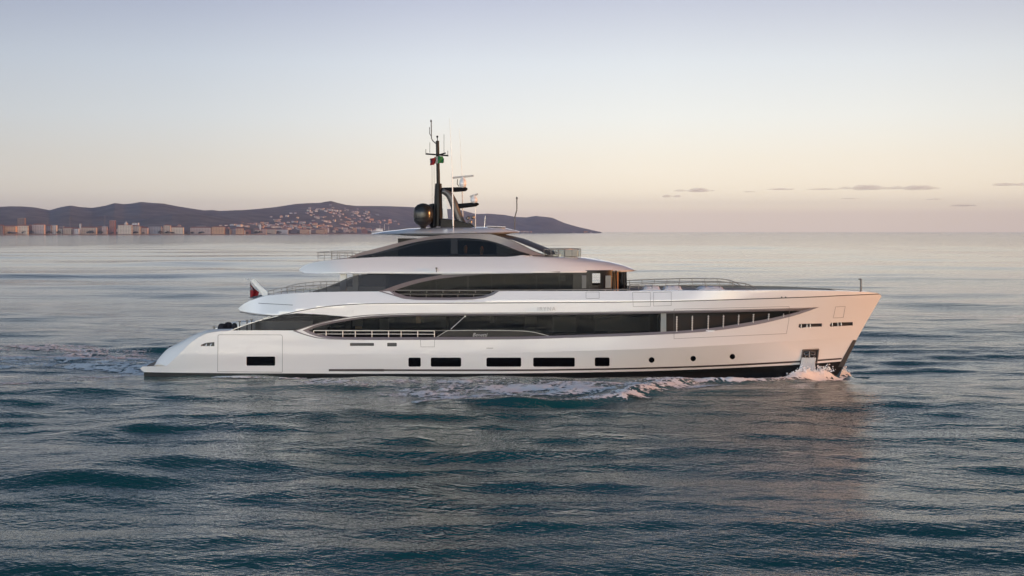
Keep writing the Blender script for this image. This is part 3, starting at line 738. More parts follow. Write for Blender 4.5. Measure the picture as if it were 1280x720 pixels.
for x in xs_:
    zt_ = max(float(np.interp(x, ZTX, ZTZ)), 7.141); hm_ = max(float(hb_fly(x, 7.14)), .01)
    for u in np.sin(np.linspace(-math.pi/2, math.pi/2, nU+1)):
        yy = abs(u)*hm_; lo_, hi_ = 7.14, zt_
        if float(hb_fly(x, hi_)) < yy:
            for _ in range(22):
                mid = (lo_+hi_)/2
                if float(hb_fly(x, mid)) > yy: lo_ = mid
                else: hi_ = mid
        rows.append((x, u*hm_, hi_))
mb.add(rows, [(i*(nU+1)+j, (i+1)*(nU+1)+j, (i+1)*(nU+1)+j+1, i*(nU+1)+j+1) for i in range(nX-1) for j in range(nU)])
for s in (-1, 1):
    v = []
    for x in xs_: v += [(x, s*max(float(hb_fly(x, 7.14)), .01), 7.14), (min(x, 8.74), s*max(float(hb_fly(min(x, 8.74), 7.04)), .01)*.992, 7.04)]
    mb.add(v, [(2*i, 2*i+1, 2*i+3, 2*i+2) for i in range(nX-1)])
part(mb, 'fly_deck', 'hull', smooth=True)
mb = MB(); bridge(mb, [flt[0]]+[(x, z) for x, z in fb[::-1]]+[(7.8, 7.03), (8.70, 7.075)], hb_fly, .0, nv=14); part(mb, 'fly_deck_underside', 'white')
mb = MB(); stripe(mb, [(552,343.2),(459,342.4)], .8, hb_fly, .01); part(mb, 'fly_deck_line', 'line')  # thin dark strip along the fly deck's lower edge
mb = MB(); p0 = W(425.3,342.4,-3.6); p1 = W(433.3,352.4,-3.6)
for s in (-1, 1): mb.box(((p0[0]+p1[0])/2, s*3.6, (p0[2]+5.3)/2), (p1[0]-p0[0], .22, p0[2]-5.3))
part(mb, 'support_post', 'white', bevel=.03)
mb = MB(); mb.tube([W(454,342.5,-4.1), W(449,346.5,-4.1)], .025); mb.tube([W(459,342.5,-4.0), W(452,347.5,-4.0)], .025); part(mb, 'brace', 'rail')
p = W(545.5, 335.3, -4.45); mb = MB(); mb.box(tuple(p), (.12, .12, .12)); mb.box((p[0], p[1], p[2]-.16), (.06,.06,.2)); part(mb, 'side_light', 'mastgrey')

# --- sun deck arch
mb = MB(); hS = hb_sun
ribbon(mb, cr([(434,322.4),(450,316),(470,310.6),(503,302.2),(525,297.6),(545,294.8),(559,293.2),(585,292.2),(610,292.4),(625,295.8),(638,300.2),(655,308),(669,315),(683,319.8)]),
       cr([(440,322.8),(455,319),(472,315.4),(503,306.6),(525,301.6),(545,298.6),(559,297.8),(585,297.8),(605,299.6),(622,303.6),(638,309.6),(650,314.2),(657,316.8),(664,318.8)]), hS, .03, 90, off2=-.04)
part(mb, 'sun_deck_arch', 'trim')
gl = line(cr([(438,322.9),(455,319.2),(472,315.4),(503,306.6),(525,301.6),(545,298.6),(559,297.8),(585,297.8),(605,299.6),(622,303.6),(638,309.6),(650,314.2),(657,316.8),(664,318.8)], 3), hS)
mb = MB(); skin(mb, gl[:-1]+[(gl[-1][0], 8.05),(gl[0][0], 7.95)], hS, sp=.4, off=-.03); part(mb, 'sun_deck_window', 'dglass')
def seg(px0, px1, py0, py1, hb, off):
    a = XZ(px0, py0, hb); b_ = XZ(px1, py1, hb); return a, b_, off
mb = MB(); ribbon(mb, [(563.5,298),(572,298)], [(563.5,317.6),(572,317.6)], hS, .01, 4); ribbon(mb, cr([(440,322),(490,312),(525.5,303.2),(559,299.4),(610,300.8),(638,310.4),(663,318)]), cr([(440,323),(490,314),(525.5,304.4),(559,300.6),(609,302.2),(636,311.2),(656,318)]), hS, .0, 60)
part(mb, 'window_frame', 'dark')
mb = MB(); mb.box((-4.6, .2, 8.7), (7, .1, 1.3)); part(mb, 'sun_lounge_bulkhead', 'inner')
mb = MB()
for px, py in ((582,311.5),(602,313)):
    p = W(px, py, -3.0); mb.lathe([(.07,-.28),(.12,-.1),(.12,.15),(.05,.28)], tuple(p), n=12)
part(mb, 'amber_lantern', mat('amber_glaze', (.9,.5,.2), .4), pieces=True)
mb = MB()                              # raked windscreen bulging forward
T = resample(line([(611,293.4),(640,299.5),(669,311),(686,319)], hS), 14); rows = []
for x, z in T:
    h = float(hS(x, z)); rows += [(x+.85*(1-(u)**2), u*h, z+.06*(1-u*u)) for u in np.linspace(-1, 1, 17)]
mb.add(rows, [(i*17+j, (i+1)*17+j, (i+1)*17+j+1, i*17+j+1) for i in range(13) for j in range(16)])
part(mb, 'sun_deck_windscreen', 'line', smooth=True)

# --- hard top
mb = MB(); ztx = [-9.98, -9.0, -7.9, -7.26, -4.5, -1.7, -.6, .52]; zt = [9.68, 9.86, 9.97, 10.06, 10.17, 10.17, 10.12, 9.86]; zb = [9.64, 9.60, 9.56, 9.52, 9.46, 9.54, 9.60, 9.76]
nx_, nv_ = 60, 24
def rooft():
    for sgn, zz, fl in ((1, zt, False), (-1, zb, True)):
        v = []
        for x in -9.98+10.5*(1-np.cos(np.linspace(0, math.pi, nx_)))/2:
            u0 = (x+4.73)/5.25; h = 3.3*(max(1-abs(u0)**2.6, 0))**.5; zc = float(np.interp(x, ztx, zz)); ze = float(np.interp(x, ztx, np.array(zt)*.35+np.array(zb)*.65))
            for u in np.linspace(-1, 1, nv_+1): v.append((x, u*h, ze+(zc-ze)*(1-abs(u)**(2.6 if sgn > 0 else 5))))
        f = [(i*(nv_+1)+j, (i+1)*(nv_+1)+j, (i+1)*(nv_+1)+j+1, i*(nv_+1)+j+1) for i in range(nx_-1) for j in range(nv_)]
        mb.add(v, [q[::-1] for q in f] if fl else f)
rooft(); part(mb, 'hard_top', 'hull', smooth=True)
mb = MB(); p = W(625,284.8,0)
mb.box((-1.1,0,10.18),(1.3,2.2,.05), ry=.04); part(mb, 'roof_hatch', 'white', bevel=.02)

# --- mast and antennas, on the centre line (y = 0)
C0 = lambda px, py, y=0.0: tuple(W(px, py, y))
dome = [(.18,-.9),(.22,-.80),(.30,-.72),(.50,-.62),(.64,-.42),(.68,-.15),(.68,.15),(.66,.36),(.58,.56),(.42,.72),(.20,.81),(.02,.84)]
for px, y in ((529, -.9), (541.5, .9)):
    p = W(px, 269, y); mb = MB(); mb.lathe(dome, tuple(p), n=32); part(mb, 'satellite_dome', 'bronze' if y < 0 else 'mast', smooth=True)
ms = empty('mast', C0(548, 283), ); ms.parent = Y
def mp_(mb, name, m, **kw): return mb.build(name, M[m], ms, **kw)
mb = MB(); mb.tube([C0(547.5,283),C0(548,229.5)], [.34,.24], n=14); mb.tube([C0(547.9,229.5),C0(546.8,176)], [.13,.12], n=10); mp_(mb, 'mast_pole', 'mast', smooth=False)
mb = MB(); mb.tube([C0(546.8,176),C0(546.6,171.5)], .03); mb.lathe([(.05,-.06),(.08,0),(.05,.08)], C0(546.6,171)); mp_(mb, 'masthead_light', 'mast')
mb = MB(); mb.tube([C0(545.5,180),C0(541,176),C0(539.3,173),C0(539,152)], .035); mb.tube([C0(539.3,171),C0(537,167),C0(537,159)], .025); mb.lathe([(.02,-.1),(.07,0),(.02,.12)], C0(538.8,151.5)); mp_(mb, 'wind_sensor', 'mastgrey')
mb = MB(); mb.tube([C0(532,192.3),C0(560.5,194.6)], .055); mb.tube([C0(547,194.2,-.6),C0(556.5,191.4,.6)], .055); mb.tube([C0(532.3,192),C0(532.3,186.5)], .018); mb.tube([C0(559.8,194),C0(559.8,188.5)], .018); mb.tube([C0(555,191),C0(555,168)], .014); mb.tube([C0(537.3,191),C0(537.3,178)], .014); mp_(mb, 'yardarm', 'mast')
mb = MB()
mb.tube([C0(548,237.5),C0(570,237),C0(582,236.4),C0(584.5,236)], [.16,.17,.15,.05], n=12); mp_(mb, 'upper_radar_arm', 'mast')
mb = MB(); mb.tube([C0(566,258.5),C0(580,257),C0(595,255.5),C0(598.5,255)], [.19,.17,.15,.05], n=12); mp_(mb, 'lower_radar_arm', 'mast')
mb = MB(); pa = cr([(553,238),(561,243),(567,254),(571,266),(575,275),(578,281)], 4); n_ = len(pa)
top_ = [C0(a, b_) for a, b_ in pa]
wv = np.interp(np.arange(n_), [0, n_*.4, n_-1], [.22, .30, .30])
for s in (-1, 1): pass
mb.tube([(p[0], -.0, p[2]) for p in top_], list(wv), n=10); mp_(mb, 'swept_leg', 'mastgrey', smooth=True)
mb = MB(); mb.prism([tuple(np.array(C0(a, b_))[[0, 2]]) for a, b_ in ((551,273),(566,274.6),(580,277.5),(590,280.6),(595,284),(551,284))], -.5, .5); mp_(mb, 'mast_fairing', 'mast', bevel=.04)
mb = MB(); mb.prism([tuple(np.array(C0(a, b_))[[0, 2]]) for a, b_ in ((554,244),(558,252),(560,273),(553.5,273))], -.06, .06); mp_(mb, 'mast_fin', 'white')
def radar(px, py, base, w, tilt, h):
    r = empty('radar', C0(px, base), ); r.parent = ms; r.location = np.array(C0(px, base))-np.array(parent_loc(ms))
    c = np.array(C0(px, py)); b_ = np.array(C0(px, base))
    m_ = MB(); m_.lathe([(.10, 0), (.22, .12), (.26, .35*h), (.22, .65*h), (.12, .8*h), (.10, c[2]-b_[2])], tuple(b_), n=16); m_.build('radar_pedestal', M['white'], r, smooth=True)
    m_ = MB(); m_.box(tuple(c), (w, .16, .13), ry=-tilt, rz=0); m_.build('scanner_bar', mat('radar_grey', (.45,.43,.41), .4), r, bevel=.03)
    return r
radar(578.5, 221, 235, 1.55, .10, .85); radar(592.5, 244.2, 254.3, .60, .33, .6)
mb = MB(); mb.tube([C0(572,224),C0(571.5,230),C0(574,233)], .03); mp_(mb, 'cable_loop', 'mastgrey')
def whip(name, pts, r, m): 
    mb = MB(); mb.tube(pts, r, n=6); return part(mb, name, m)
whip('whip_antenna', [C0(566.5,283,-.8),C0(565.7,240,-.8),C0(564,190,-.8),C0(562,148,-.8)], [.05,.045,.022,.012], 'plate')
whip('whip_antenna', [C0(578.5,272,.8),C0(577.5,225,.8),C0(576,195,.8),C0(574,160,.8)], [.04,.035,.018,.012], 'plate')
whip('whip_antenna', [C0(594.3,283,.4),C0(594.3,259,.4)], [.03,.02], 'plate')
whip('whip_antenna', [C0(605.5,284,.4),C0(606.5,270,.4)], [.014,.010], 'steel')
whip('halyard', [C0(540,205,.1),C0(540.3,277,.1)], .010, 'mastgrey'); whip('halyard', [C0(542.5,203,.2),C0(543,270,.2)], .010, 'mastgrey')
whip('halyard', [C0(577.6,240,.5),C0(577.9,262,.5)], .010, 'mastgrey')
mb = MB(); mb.tube([C0(643.4,286.6),C0(643.6,271),C0(646,262.5),C0(646,249)], .04); mb.lathe([(.03,-.1),(.08,0),(.03,.1)], C0(646,247.8)); part(mb, 'horn_pole', 'mastgrey')
mb = MB()
for a, b_ in ((585,273),(591,272),(588,278)): mb.lathe([(.05,-.1),(.14,-.05),(.14,.1),(.05,.14)], C0(a, b_, -.3), n=12)
mb.tube([C0(584,282,-.3),C0(584,270,-.3),C0(593,271,-.3),C0(593,282,-.3)], .025); part(mb, 'searchlight_rack', 'mastgrey')

# --- railings
def railing(name, top_pts, post_h, hb, inset, n_posts, r=.022, mids=(.5,), m='rail', post_r=.02, sides=(-1, 1), parent=None):
    P_ = line(top_pts, lambda x, z: hb(x, z)-inset); P_ = resample(P_, max(len(P_), 30)); mb = MB()
    for s in sides:
        h = np.maximum(hb(P_[:,0], P_[:,1])-inset, .02); pts = [(P_[i,0], s*h[i], P_[i,1]) for i in range(len(P_))]
        mb.tube(pts, r, n=6)
        for q in mids: mb.tube([(a, b_, c-post_h*q) for a, b_, c in pts], r*.7, n=6)
        for k in np.linspace(0, len(pts)-1, n_posts).astype(int):
            a, b_, c = pts[k]; mb.tube([(a, b_, c), (a, b_, c-post_h)], post_r, n=6)
    return part(mb, name, m, parent)
railing('aft_railing', [(335,364),(350,360.3),(370,358),(392,357.2),(408,357.4)], .46, hH, .35, 9)
railing('fly_deck_railing', [(397.5,315.6),(420,315.4),(444,315.8)], .58, lambda x, z: hb_fly(x, 7.9), .15, 6, mids=(.33,.66), sides=(-1, 1), m='rail')
mb = MB()
for yv in (0,): 
    a = W(397.5,315.6,-2.5); mb.tube([(a[0], -3.1, a[2]), (a[0], 3.1, a[2])], .022); mb.tube([(a[0], -3.1, a[2]-.25), (a[0], 3.1, a[2]-.25)], .015)
part(mb, 'stern_rail', 'rail')
railing('main_railing', [(392,413.2),(430,413.3),(500,413.4),(543,413.6)], .45, hH, .16, 9, mids=(.5,), m='paleRail', r=.03, post_r=.03)
railing('scoop_railing', [(493,362.8),(560,362.9),(640,362.7),(700,362.3),(787,361.6)], .16, hH, .12, 15, mids=(), m='rail', r=.03)
railing('scoop_lower_rail', [(497,367.6),(560,367.8),(612,367.8)], .22, hH, .14, 7, mids=(), m='rail', r=.018)
railing('foredeck_railing', [(787,355.5),(830,353.8),(870,352.6),(920,352.9),(932,354.6),(940,357.4),(947,362)], .36, hH, 1.0, 11, mids=(.5,), m='rail', r=.034, post_r=.026)
mb = MB()
for px in (843.5+2.5, 865.5, 885.5, 904.5, 923.5, 942, 961, 979.5):
    t_ = float(np.interp(px, [840, 980], [395.5, 392])); b__ = float(np.interp(px, [840,880,950,985],[414.6,411,400.5,393.6]))
    a = XZ(px, t_, lambda x, z: hH(x, z)-.1); c = XZ(px, b__, lambda x, z: hH(x, z)-.1)
    for s in (-1, 1):
        mb.tube([(a[0], s*(float(hH(*a))-.1), a[1]), (a[0], s*(float(hH(a[0], c[1]))-.1), c[1]-.1)], .035, n=6)
        z = c[1]
        while z < a[1]: mb.box((a[0], s*(float(hH(a[0], z))-.1), z), (.11,.05,.03)); z += .16
        part(mb, 'bay_rail_post', 'paleRail'); mb = MB()
pass
mb = MB(); a = W(887,413.5,-4.0); mb.box((a[0], -float(hH(a[0], a[2]))-.0, a[2]), (.60,.10,.12)); part(mb, 'fender_tray', 'plate')

# --- hatches and seams
mb = MB()
frame_px(mb, [(272.5,419.5),(274,418.4),(351.5,418.6),(353,420),(353,465.3),(272,464.6)], .45, hH)
part(mb, 'shell_door_seam', 'seam')
for nm, rc in (('boarding_gate_seam', [(525.5,421.8),(543.5,421.8),(543,433.6),(526,433.6)]), ('deck_hatch_seam', [(732.5,365),(749,365),(749,373),(732.5,373)]), ('deck_hatch_seam', [(790.7,365.5),(812.8,365.3),(813.3,382.8),(791.5,383.2)]),
               ('deck_hatch_seam', [(817,365.3),(839,365),(839,382),(817,382.6)]), ('fold_down_panel_seam', [(842.5,386.4),(986.5,383.2),(986,400),(983,417),(842.5,423.4)]), ('bow_hatch_seam', [(1044.5,383.6),(1056.5,383),(1054,397),(1041.5,397.4)])):
    mb = MB(); frame_px(mb, rc, .38, hH); part(mb, nm, 'seam')
mb = MB(); stripe(mb, [(608,435.2),(616.5,435.2)], .5, hH, .008, n=4, sides=(-1,)); part(mb, 'vent_slit', 'line')
def hpane(name, poly, depth, m, frame=True):
    mb = MB(); skin(mb, poly, hH, sp=.4, hsp=.2, off=-depth); o = part(mb, name, m)
    return o
for w_ in hull_windows: hpane('hull_window', w_, .06, 'glassblack')
for w_ in slots: hpane('vent_slot', w_, .10, 'line')
for w_ in portholes: hpane('porthole', w_, .05, 'glassblack')
for w_ in bowslots:
    o = hpane('mooring_slot', w_, .13, 'line')
    xs_ = [p[0] for p in w_]; zs_ = [p[1] for p in w_]; z_ = sum(zs_)/len(zs_)
    mb = MB()
    for q in (.12, .36, .5): 
        x_ = min(xs_)+q*(max(xs_)-min(xs_)); mb.tube([(x_, -float(hH(x_, z_))+.03, min(zs_)+.02), (x_, -float(hH(x_, z_))+.03, max(zs_)-.02)], .028, n=8)
    mb.tube([(min(xs_)+.05, -float(hH(min(xs_)+.05, z_))-.005, max(zs_)+.01-.02), (max(xs_)-.05, -float(hH(max(xs_)-.05, z_))-.005, max(zs_)-.0)], .02, n=6)
    mb.build('roller', M['steel'], o)
hpane('stern_fairlead', fair, .12, 'line')
mb = MB(); 
for q in (252.5, 257.5, 263): mb.tube([W(q, 432.4, -4.55), W(q+1.5, 429.4, -4.55)], .04)
part(mb, 'fairlead_roller', 'steel', pieces=True)
# anchor pocket with the anchor
ap = empty('anchor_pocket', C0(1010, 445)); ap.parent = Y
mb = MB(); skin(mb, anchor, hH, sp=.2, off=.014, sides=(-1, 1)); mb.build('pocket_plate', M['line'], ap)
mb = MB()
for a, b_ in zip(anchor_px, anchor_px[1:]+anchor_px[:1]):
    pa_ = [XZ(a[0]+(b_[0]-a[0])*t, a[1]+(b_[1]-a[1])*t, hH) for t in (0, .33, .66, 1)]
    mb.tube([(x, -float(hH(x, z))-.03, z) for x, z in pa_], .045, n=6)
mb.build('pocket_rim', M['rail'], ap)
mb = MB()
def HP(px, py, off=.05): x, z = XZ(px, py, hH); return (x, -float(hH(x, z))-off, z)
mb.tube([HP(1005,440.5),HP(1012,439.6),HP(1019,440.6)], .06); mb.tube([HP(1005,443.8),HP(1012,443),HP(1019,444)], .07)
mb.tube([HP(1012,438.6),HP(1011.6,446)], .09); mb.tube([HP(1005,440.5),HP(1007,447)], .05); mb.tube([HP(1019,440.6),HP(1017,447)], .05)
mb.build('anchor', M['steel'], ap)

# --- ensign staff and bow staff
mb = MB(); mb.prism([(C0(a, b_)[0], C0(a, b_)[2]) for a, b_ in ((313.5,350.6),(317.5,348.6),(330,361),(335.5,365.5),(335.5,370.5),(328,370),(325,364))], -.06, .06)
mb.tube([C0(308,348.6),C0(311.5,349),C0(314,351)], .05); part(mb, 'ensign_staff', 'white')
mb = MB(); mb.tube([C0(1076,364),C0(1076,350.5),C0(1075,348.6)], [.07,.06,.05]); mb.box(C0(1075,349), (.22,.08,.08)); part(mb, 'bow_staff', 'mastgrey')
mb = MB()
for px in (977,982): mb.box(tuple(np.array(HP(px, 371.5, .01))), (.08,.05,.08))
part(mb, 'bow_light', 'line', pieces=True)
# foredeck coachroof
mb = MB(); mb.prism([(8.2, 5.3), (18.0, 5.35), (17.2, 5.62), (16, 5.72), (9.2, 5.76), (8.3, 5.7)], -2.9, 2.9); part(mb, 'coachroof', 'deck', bevel=.06)
# ------------------------------------------------------------------ loose things on the yacht
def pad(px0, px1, py, y, wy, label, h=.26):
    a = W(px0, py, y)[0]; b_ = W(px1, py, y)[0]; zc = W((px0+px1)/2, py, y)[2]; zb_ = 5.74
    root = empty('sun_pad', ((a+b_)/2, y, zb_), label=label, cat='sun pad', group='sun pads on the foredeck')
    mb = MB(); n = 16; v = []
    for i in range(n+1):
        for j in range(n+1):
            u = -1+2*i/n; w = -1+2*j/n; e = (1-abs(u)**5)*(1-abs(w)**5); v.append(((a+b_)/2+u*(b_-a)/2, y+w*wy/2, zb_+(max(zc-zb_, .1)+.05)*e**.4+.015*math.sin(9*u)))
    mb.add(v, [(i*(n+1)+j, (i+1)*(n+1)+j, (i+1)*(n+1)+j+1, i*(n+1)+j+1) for i in range(n) for j in range(n)])
    mb.build('mattress', M['cushion'], root, smooth=True)
    mb = MB(); mb.box(((a+b_)/2, y, zb_-.0+.03), (b_-a+.05, wy+.05, .05)); mb.build('base', M['white'], root)
pad(803, 824, 357.5, -1.0, 1.5, 'pale cushioned sun pad on the foredeck just ahead of the wheelhouse')
pad(829, 851, 357.5, -1.0, 1.5, 'pale cushioned sun pad beside the fore rail, second ahead of the wheelhouse')
pad(872, 903, 358.5, -.8, 1.9, 'widest pale sun pad, furthest forward on the foredeck')
# black covered furniture on the aft main deck
def cover(px0, px1, py0, y, label, seed):
    a = W(px0, py0, y); b_ = W(px1, py0, y); w = (b_[0]-a[0])/2; c = (a[0]+b_[0])/2; zb_ = 2.57; h = a[2]-zb_
    mb = MB(); n, k = 14, 28; v = []
    for i in range(n+1):
        ph = math.pi/2*i/n; r = math.cos(ph)**.5 if i < n else 0; zz = math.sin(ph)**.9
        for j in range(k):
            t_ = 2*math.pi*j/k; q = 1+.10*math.sin(5*t_+seed)+.06*math.sin(11*t_+2*seed)
            v.append((c+w*r*q*math.cos(t_), y+w*.9*r*q*math.sin(t_), zb_+h*zz*(1+.05*math.sin(7*t_+seed))))
    mb.add(v, [(i*k+j, i*k+(j+1)%k, (i+1)*k+(j+1)%k, (i+1)*k+j) for i in range(n) for j in range(k)])
    o = mb.build('covered_seat', M['cover'], smooth=True); tag(o, label, 'seat', 'covered seats on the aft deck'); return o
cover(271, 284, 405, -2.6, 'rounded black covered seat at the very stern end of the aft deck', 1)
cover(279.5, 291.5, 403.2, -2.2, 'tallest black covered seat in the middle of the aft deck row', 2.3)
cover(289, 297.5, 404.4, -2.4, 'small black covered seat nearest the smoked glass screen', 4.1)
for i, (px, top_) in enumerate(((299.5,402),(308.8,400.6),(314.5,399.6),(267.6,408.6))):
    mb = MB(); mb.tube([W(px, top_, -3.6), (W(px,top_,-3.6)[0], -3.6, 2.57)], .045); mb.box(tuple(W(px, top_, -3.6)), (.16,.1,.1))
    mb.build('deck_stanchion', M['mastgrey'], Y)
# glass-screened bar and chairs on the fly deck forward
ws = empty('wind_screen', (2.8, 0, 8.1), label='low glass wind screen with steel rail round the forward fly deck lounge', cat='screen')
mb = MB(); xs_ = np.linspace(W(680,318,-3)[0], W(727,318,-1)[0], 12); pl = []
for i, x in enumerate(xs_):
    u = (x-xs_[0])/(xs_[-1]-xs_[0]); pl.append((x, -2.9*math.sqrt(max(1-u**3, 0))))
pl = pl + [(x, -y) for x, y in pl[::-1]]
z0, z1 = 8.06, W(700,311.6,-2.6)[2]
for (ax, ay), (bx, by) in zip(pl, pl[1:]):
    if (ax, ay) != (bx, by): mb.add([(ax,ay,z0),(bx,by,z0),(bx,by,z1),(ax,ay,z1)], [(0,1,2,3)])
mb.build('glass_panel', M['clear'], ws)
mb = MB(); mb.tube([(x, y, z1) for x, y in pl], .022, n=6)
for x, y in pl[::2]: mb.tube([(x, y, z0), (x, y, z1)], .018, n=6)
mb.build('rail', M['rail'], ws)
bar = empty('deck_bar', (3.9, 0, 8.06), label='cream lounge bar counter inside the forward wind screen', cat='bar')
mb = MB(); a = W(706,318,-.6)[0]; b_ = W(722,318,-.6)[0]; mb.box(((a+b_)/2, -.2, 8.30), (b_-a, 2.0, .42)); mb.build('counter', mat('cream_counter', (.72,.66,.56), .5), bar, bevel=.04)
mb = MB(); mb.box(((a+b_)/2, -.2, 8.53), (b_-a+.1, 2.1, .05)); mb.build('counter_top', M['white'], bar)
for k, px in enumerate((689.5, 697)):
    ch = empty('deck_chair', (W(px,316,-1.2)[0], -1.2, 8.06), label=('white deck chair furthest aft in the screened lounge' if k == 0 else 'white deck chair beside the cream bar counter'), cat='chair', group='chairs inside the wind screen')
    x = W(px,316,-1.2)[0]; mb = MB(); mb.box((x, -1.2, 8.30), (.42,.5,.06)); mb.build('seat', M['white'], ch, bevel=.02)
    mb = MB(); mb.box((x-.2, -1.2, 8.46), (.05,.5,.34), ry=-.3); mb.build('backrest', M['white'], ch, bevel=.02)
    for sx_ in (-.17, .17):
        for sy_ in (-.2, .2): mb = MB(); mb.tube([(x+sx_, -1.2+sy_, 8.07), (x+sx_, -1.2+sy_, 8.29)], .02, n=6); mb.build('leg', M['steel'], ch)

# ------------------------------------------------------------------ flags
def flag(name, n, m, fpos, fmat, mats, label):
    mb = MB(); v = [fpos(i/n, j/m) for i in range(n+1) for j in range(m+1)]
    for i in range(n):
        for j in range(m):
            mb.c0 = mb.c
    mb.v = [np.array(v)]; mb.c = len(v)
    for i in range(n):
        for j in range(m):
            mb.f.append([i*(m+1)+j, (i+1)*(m+1)+j, (i+1)*(m+1)+j+1, i*(m+1)+j+1]); mb.m.append(fmat((i+.5)/n, (j+.5)/m)); mb.n.extend([(0,0,0)]*4)
    o = mb.build(name, mats, smooth=True); tag(o, label, 'flag'); return o
def ens(u, v):
    y0_ = 351.5+v*21.5; lx = 312.6
    rx = float(np.interp(v, [0, .35, .62, .85, 1], [314.5, 318.5, 323.8, 323.2, 322]))
    py = y0_ - u*float(np.interp(v, [0, 1], [-5, 3]))*1.0
    return W(lx+(rx-lx)*u, py, .22*math.sin(u*9+v*3)*u)
def ensm(u, v):
    if u < .62 and v < .52:
        a, b_ = u/.62, v/.52
        if abs(a-.5) < .07 or abs(b_-.5) < .08: return 0
        if abs(a-.5) < .12 or abs(b_-.5) < .12: return 2
        if abs(a-b_) < .06 or abs(a+b_-1) < .06: return 2
        return 1
    return 0
flag('ensign', 44, 60, ens, ensm, ['red', 'blue', 'fwhite'], 'dark red ensign with a union canton hanging at the stern')
def ita(u, v): return W(537.3+u*16.5+0.5*math.sin(v*3), 195.6+v*8.6+(2.6*(1-u) if u < .35 else .4*math.sin(u*6)), -.35+.16*math.sin(u*14+v*2))
flag('courtesy_flag', 36, 16, ita, lambda u, v: (0 if (u > .1 or v > .65) and u < .42 else (3 if u < .1 else (1 if u < .58 else 2))), ['red', 'fwhite', 'green', 'blue'], 'green, white and red tricolour flag under the yardarm of the mast')
def gsm(u, v): return W(551.8+u*3.2, 197.4+v*5.6+u*.5, -.1+.06*math.sin(u*9))
flag('signal_flag', 12, 12, gsm, lambda u, v: 0 if v < .5 else 1, ['green', 'fwhite'], 'small green and white pennant right of the mast, beside the tricolour')
# ------------------------------------------------------------------ foam and spray
fm = bpy.data.materials.new('sea_foam'); fm.use_nodes = True; b = fm.node_tree.nodes['Principled BSDF']
b.inputs['Base Color'].default_value = (.84,.84,.84,1); b.inputs['Roughness'].default_value = .6
tf = fm.node_tree; ca = tf.nodes.new('ShaderNodeAttribute'); ca.attribute_name = 'cover'; txf = tf.nodes.new('ShaderNodeTexCoord')
mf = tf.nodes.new('ShaderNodeMapping'); mf.inputs['Scale'].default_value = (4.5, 7.5, 5); nf = tf.nodes.new('ShaderNodeTexNoise'); nf.inputs['Scale'].default_value = 1; nf.inputs['Detail'].default_value = 6; nf.inputs['Roughness'].default_value = .7
tf.links.new(txf.outputs['Object'], mf.inputs[0]); tf.links.new(mf.outputs[0], nf.inputs['Vector'])
af = tf.nodes.new('ShaderNodeMath'); af.operation = 'MULTIPLY_ADD'; af.inputs[1].default_value = 1.3; tf.links.new(nf.outputs['Fac'], af.inputs[0]); tf.links.new(ca.outputs['Fac'], af.inputs[2])
rf_ = tf.nodes.new('ShaderNodeMapRange'); rf_.inputs[1].default_value = .78; rf_.inputs[2].default_value = 1.25; tf.links.new(af.outputs[0], rf_.inputs[0]); tf.links.new(rf_.outputs[0], b.inputs['Alpha'])
fs_ = bpy.data.materials.new('spray_drops'); fs_.use_nodes = True; fs_.node_tree.nodes['Principled BSDF'].inputs['Base Color'].default_value = (.84,.84,.84,1)
# (pixel polyline, width m, strength)
FO = [([(1056,459.5),(1045,462),(1020,466),(1000,468.5),(975,474.5),(950,479),(915,482),(880,483)], .9, 1.5),
      ([(880,483.5),(850,485),(825,490),(800,497),(770,502)], 1.6, 1.0),
      ([(840,486),(780,491),(740,492),(700,493),(620,492),(540,494)], 4.2, .84),
      ([(780,501),(740,504),(700,506),(650,507),(620,505)], 1.1, .98),
      ([(700,497),(660,498),(620,497),(580,498),(540,500)], 1.6, .72),
      ([(1000,463),(960,470),(900,476),(840,480),(780,483)], 1.3, .85), ([(1004,459),(985,464)], .5, .9),
      ([(820,481),(700,484),(600,484),(500,484)], 2.0, .66), ([(560,484),(480,486),(400,482)], 2.5, .60), ([(520,510),(560,505)], .5, .8),
      ([(270,474),(340,475.2),(380,474.2)], .45, .95), ([(234,523),(244,521.5),(250,522)], .35, .9),
      ([(173,463),(160,461),(130,458),(100,457)], 2.2, 1.0), ([(172,458),(140,450),(90,447),(40,447),(0,449)], 4.2, .80), ([(165,452),(130,440),(90,437),(40,436)], 5.0, .70), ([(100,457),(40,455),(-20,458)], 3.0, .62),
      ([(175,466),(165,462)], .7, 1.1), ([(172,466),(120,472),(60,479),(0,482)], 2.6, .58), ([(60,470),(130,467)], 1.0, .45), ([(400,474),(420,472),(480,472)], .4, .55)]
FO = [([wp(*p) for p in pl], w, s) for pl, w, s in FO]
def foam_mask(x, y):
    d_ = np.zeros_like(x)
    for pl, w, s in FO:
        d, t_, sg = seg_dist(x, y, pl); d_ = np.maximum(d_, s*np.exp(-(d/w)**2))
    wx = x+1.0*(fbm(x*.5, y*.5, 3, 40)-.5)*2; wy = y+1.0*(fbm(x*.5+7, y*.5+3, 3, 41)-.5)*2
    patch = np.clip((fbm(wx*.55, wy*1.0, 3, 21)-.30)*2.6, 0, 1); lace = 1-np.abs(2*fbm(wx*1.9+5, wy*3.0, 4, 24)-1)*3.0; sp = fbm(x*5.5, y*6.5, 2, 22)
    return d_*(.26+.50*patch+.36*lace+.50*(sp-.5))
cell = (.06, .09); fxs = np.arange(-48, 24.5, cell[0]); fys = np.arange(-24, 26, cell[1]); verts = {}; V = []; Fq = []
XX, YY = np.meshgrid(fxs, fys); MK = foam_mask(XX, YY)
MK[(np.abs(YY) < hb_hull(XX, 0*XX+.05)-.05) & (XX > -24.8) & (XX < 23.4)] = 0
TH = .30
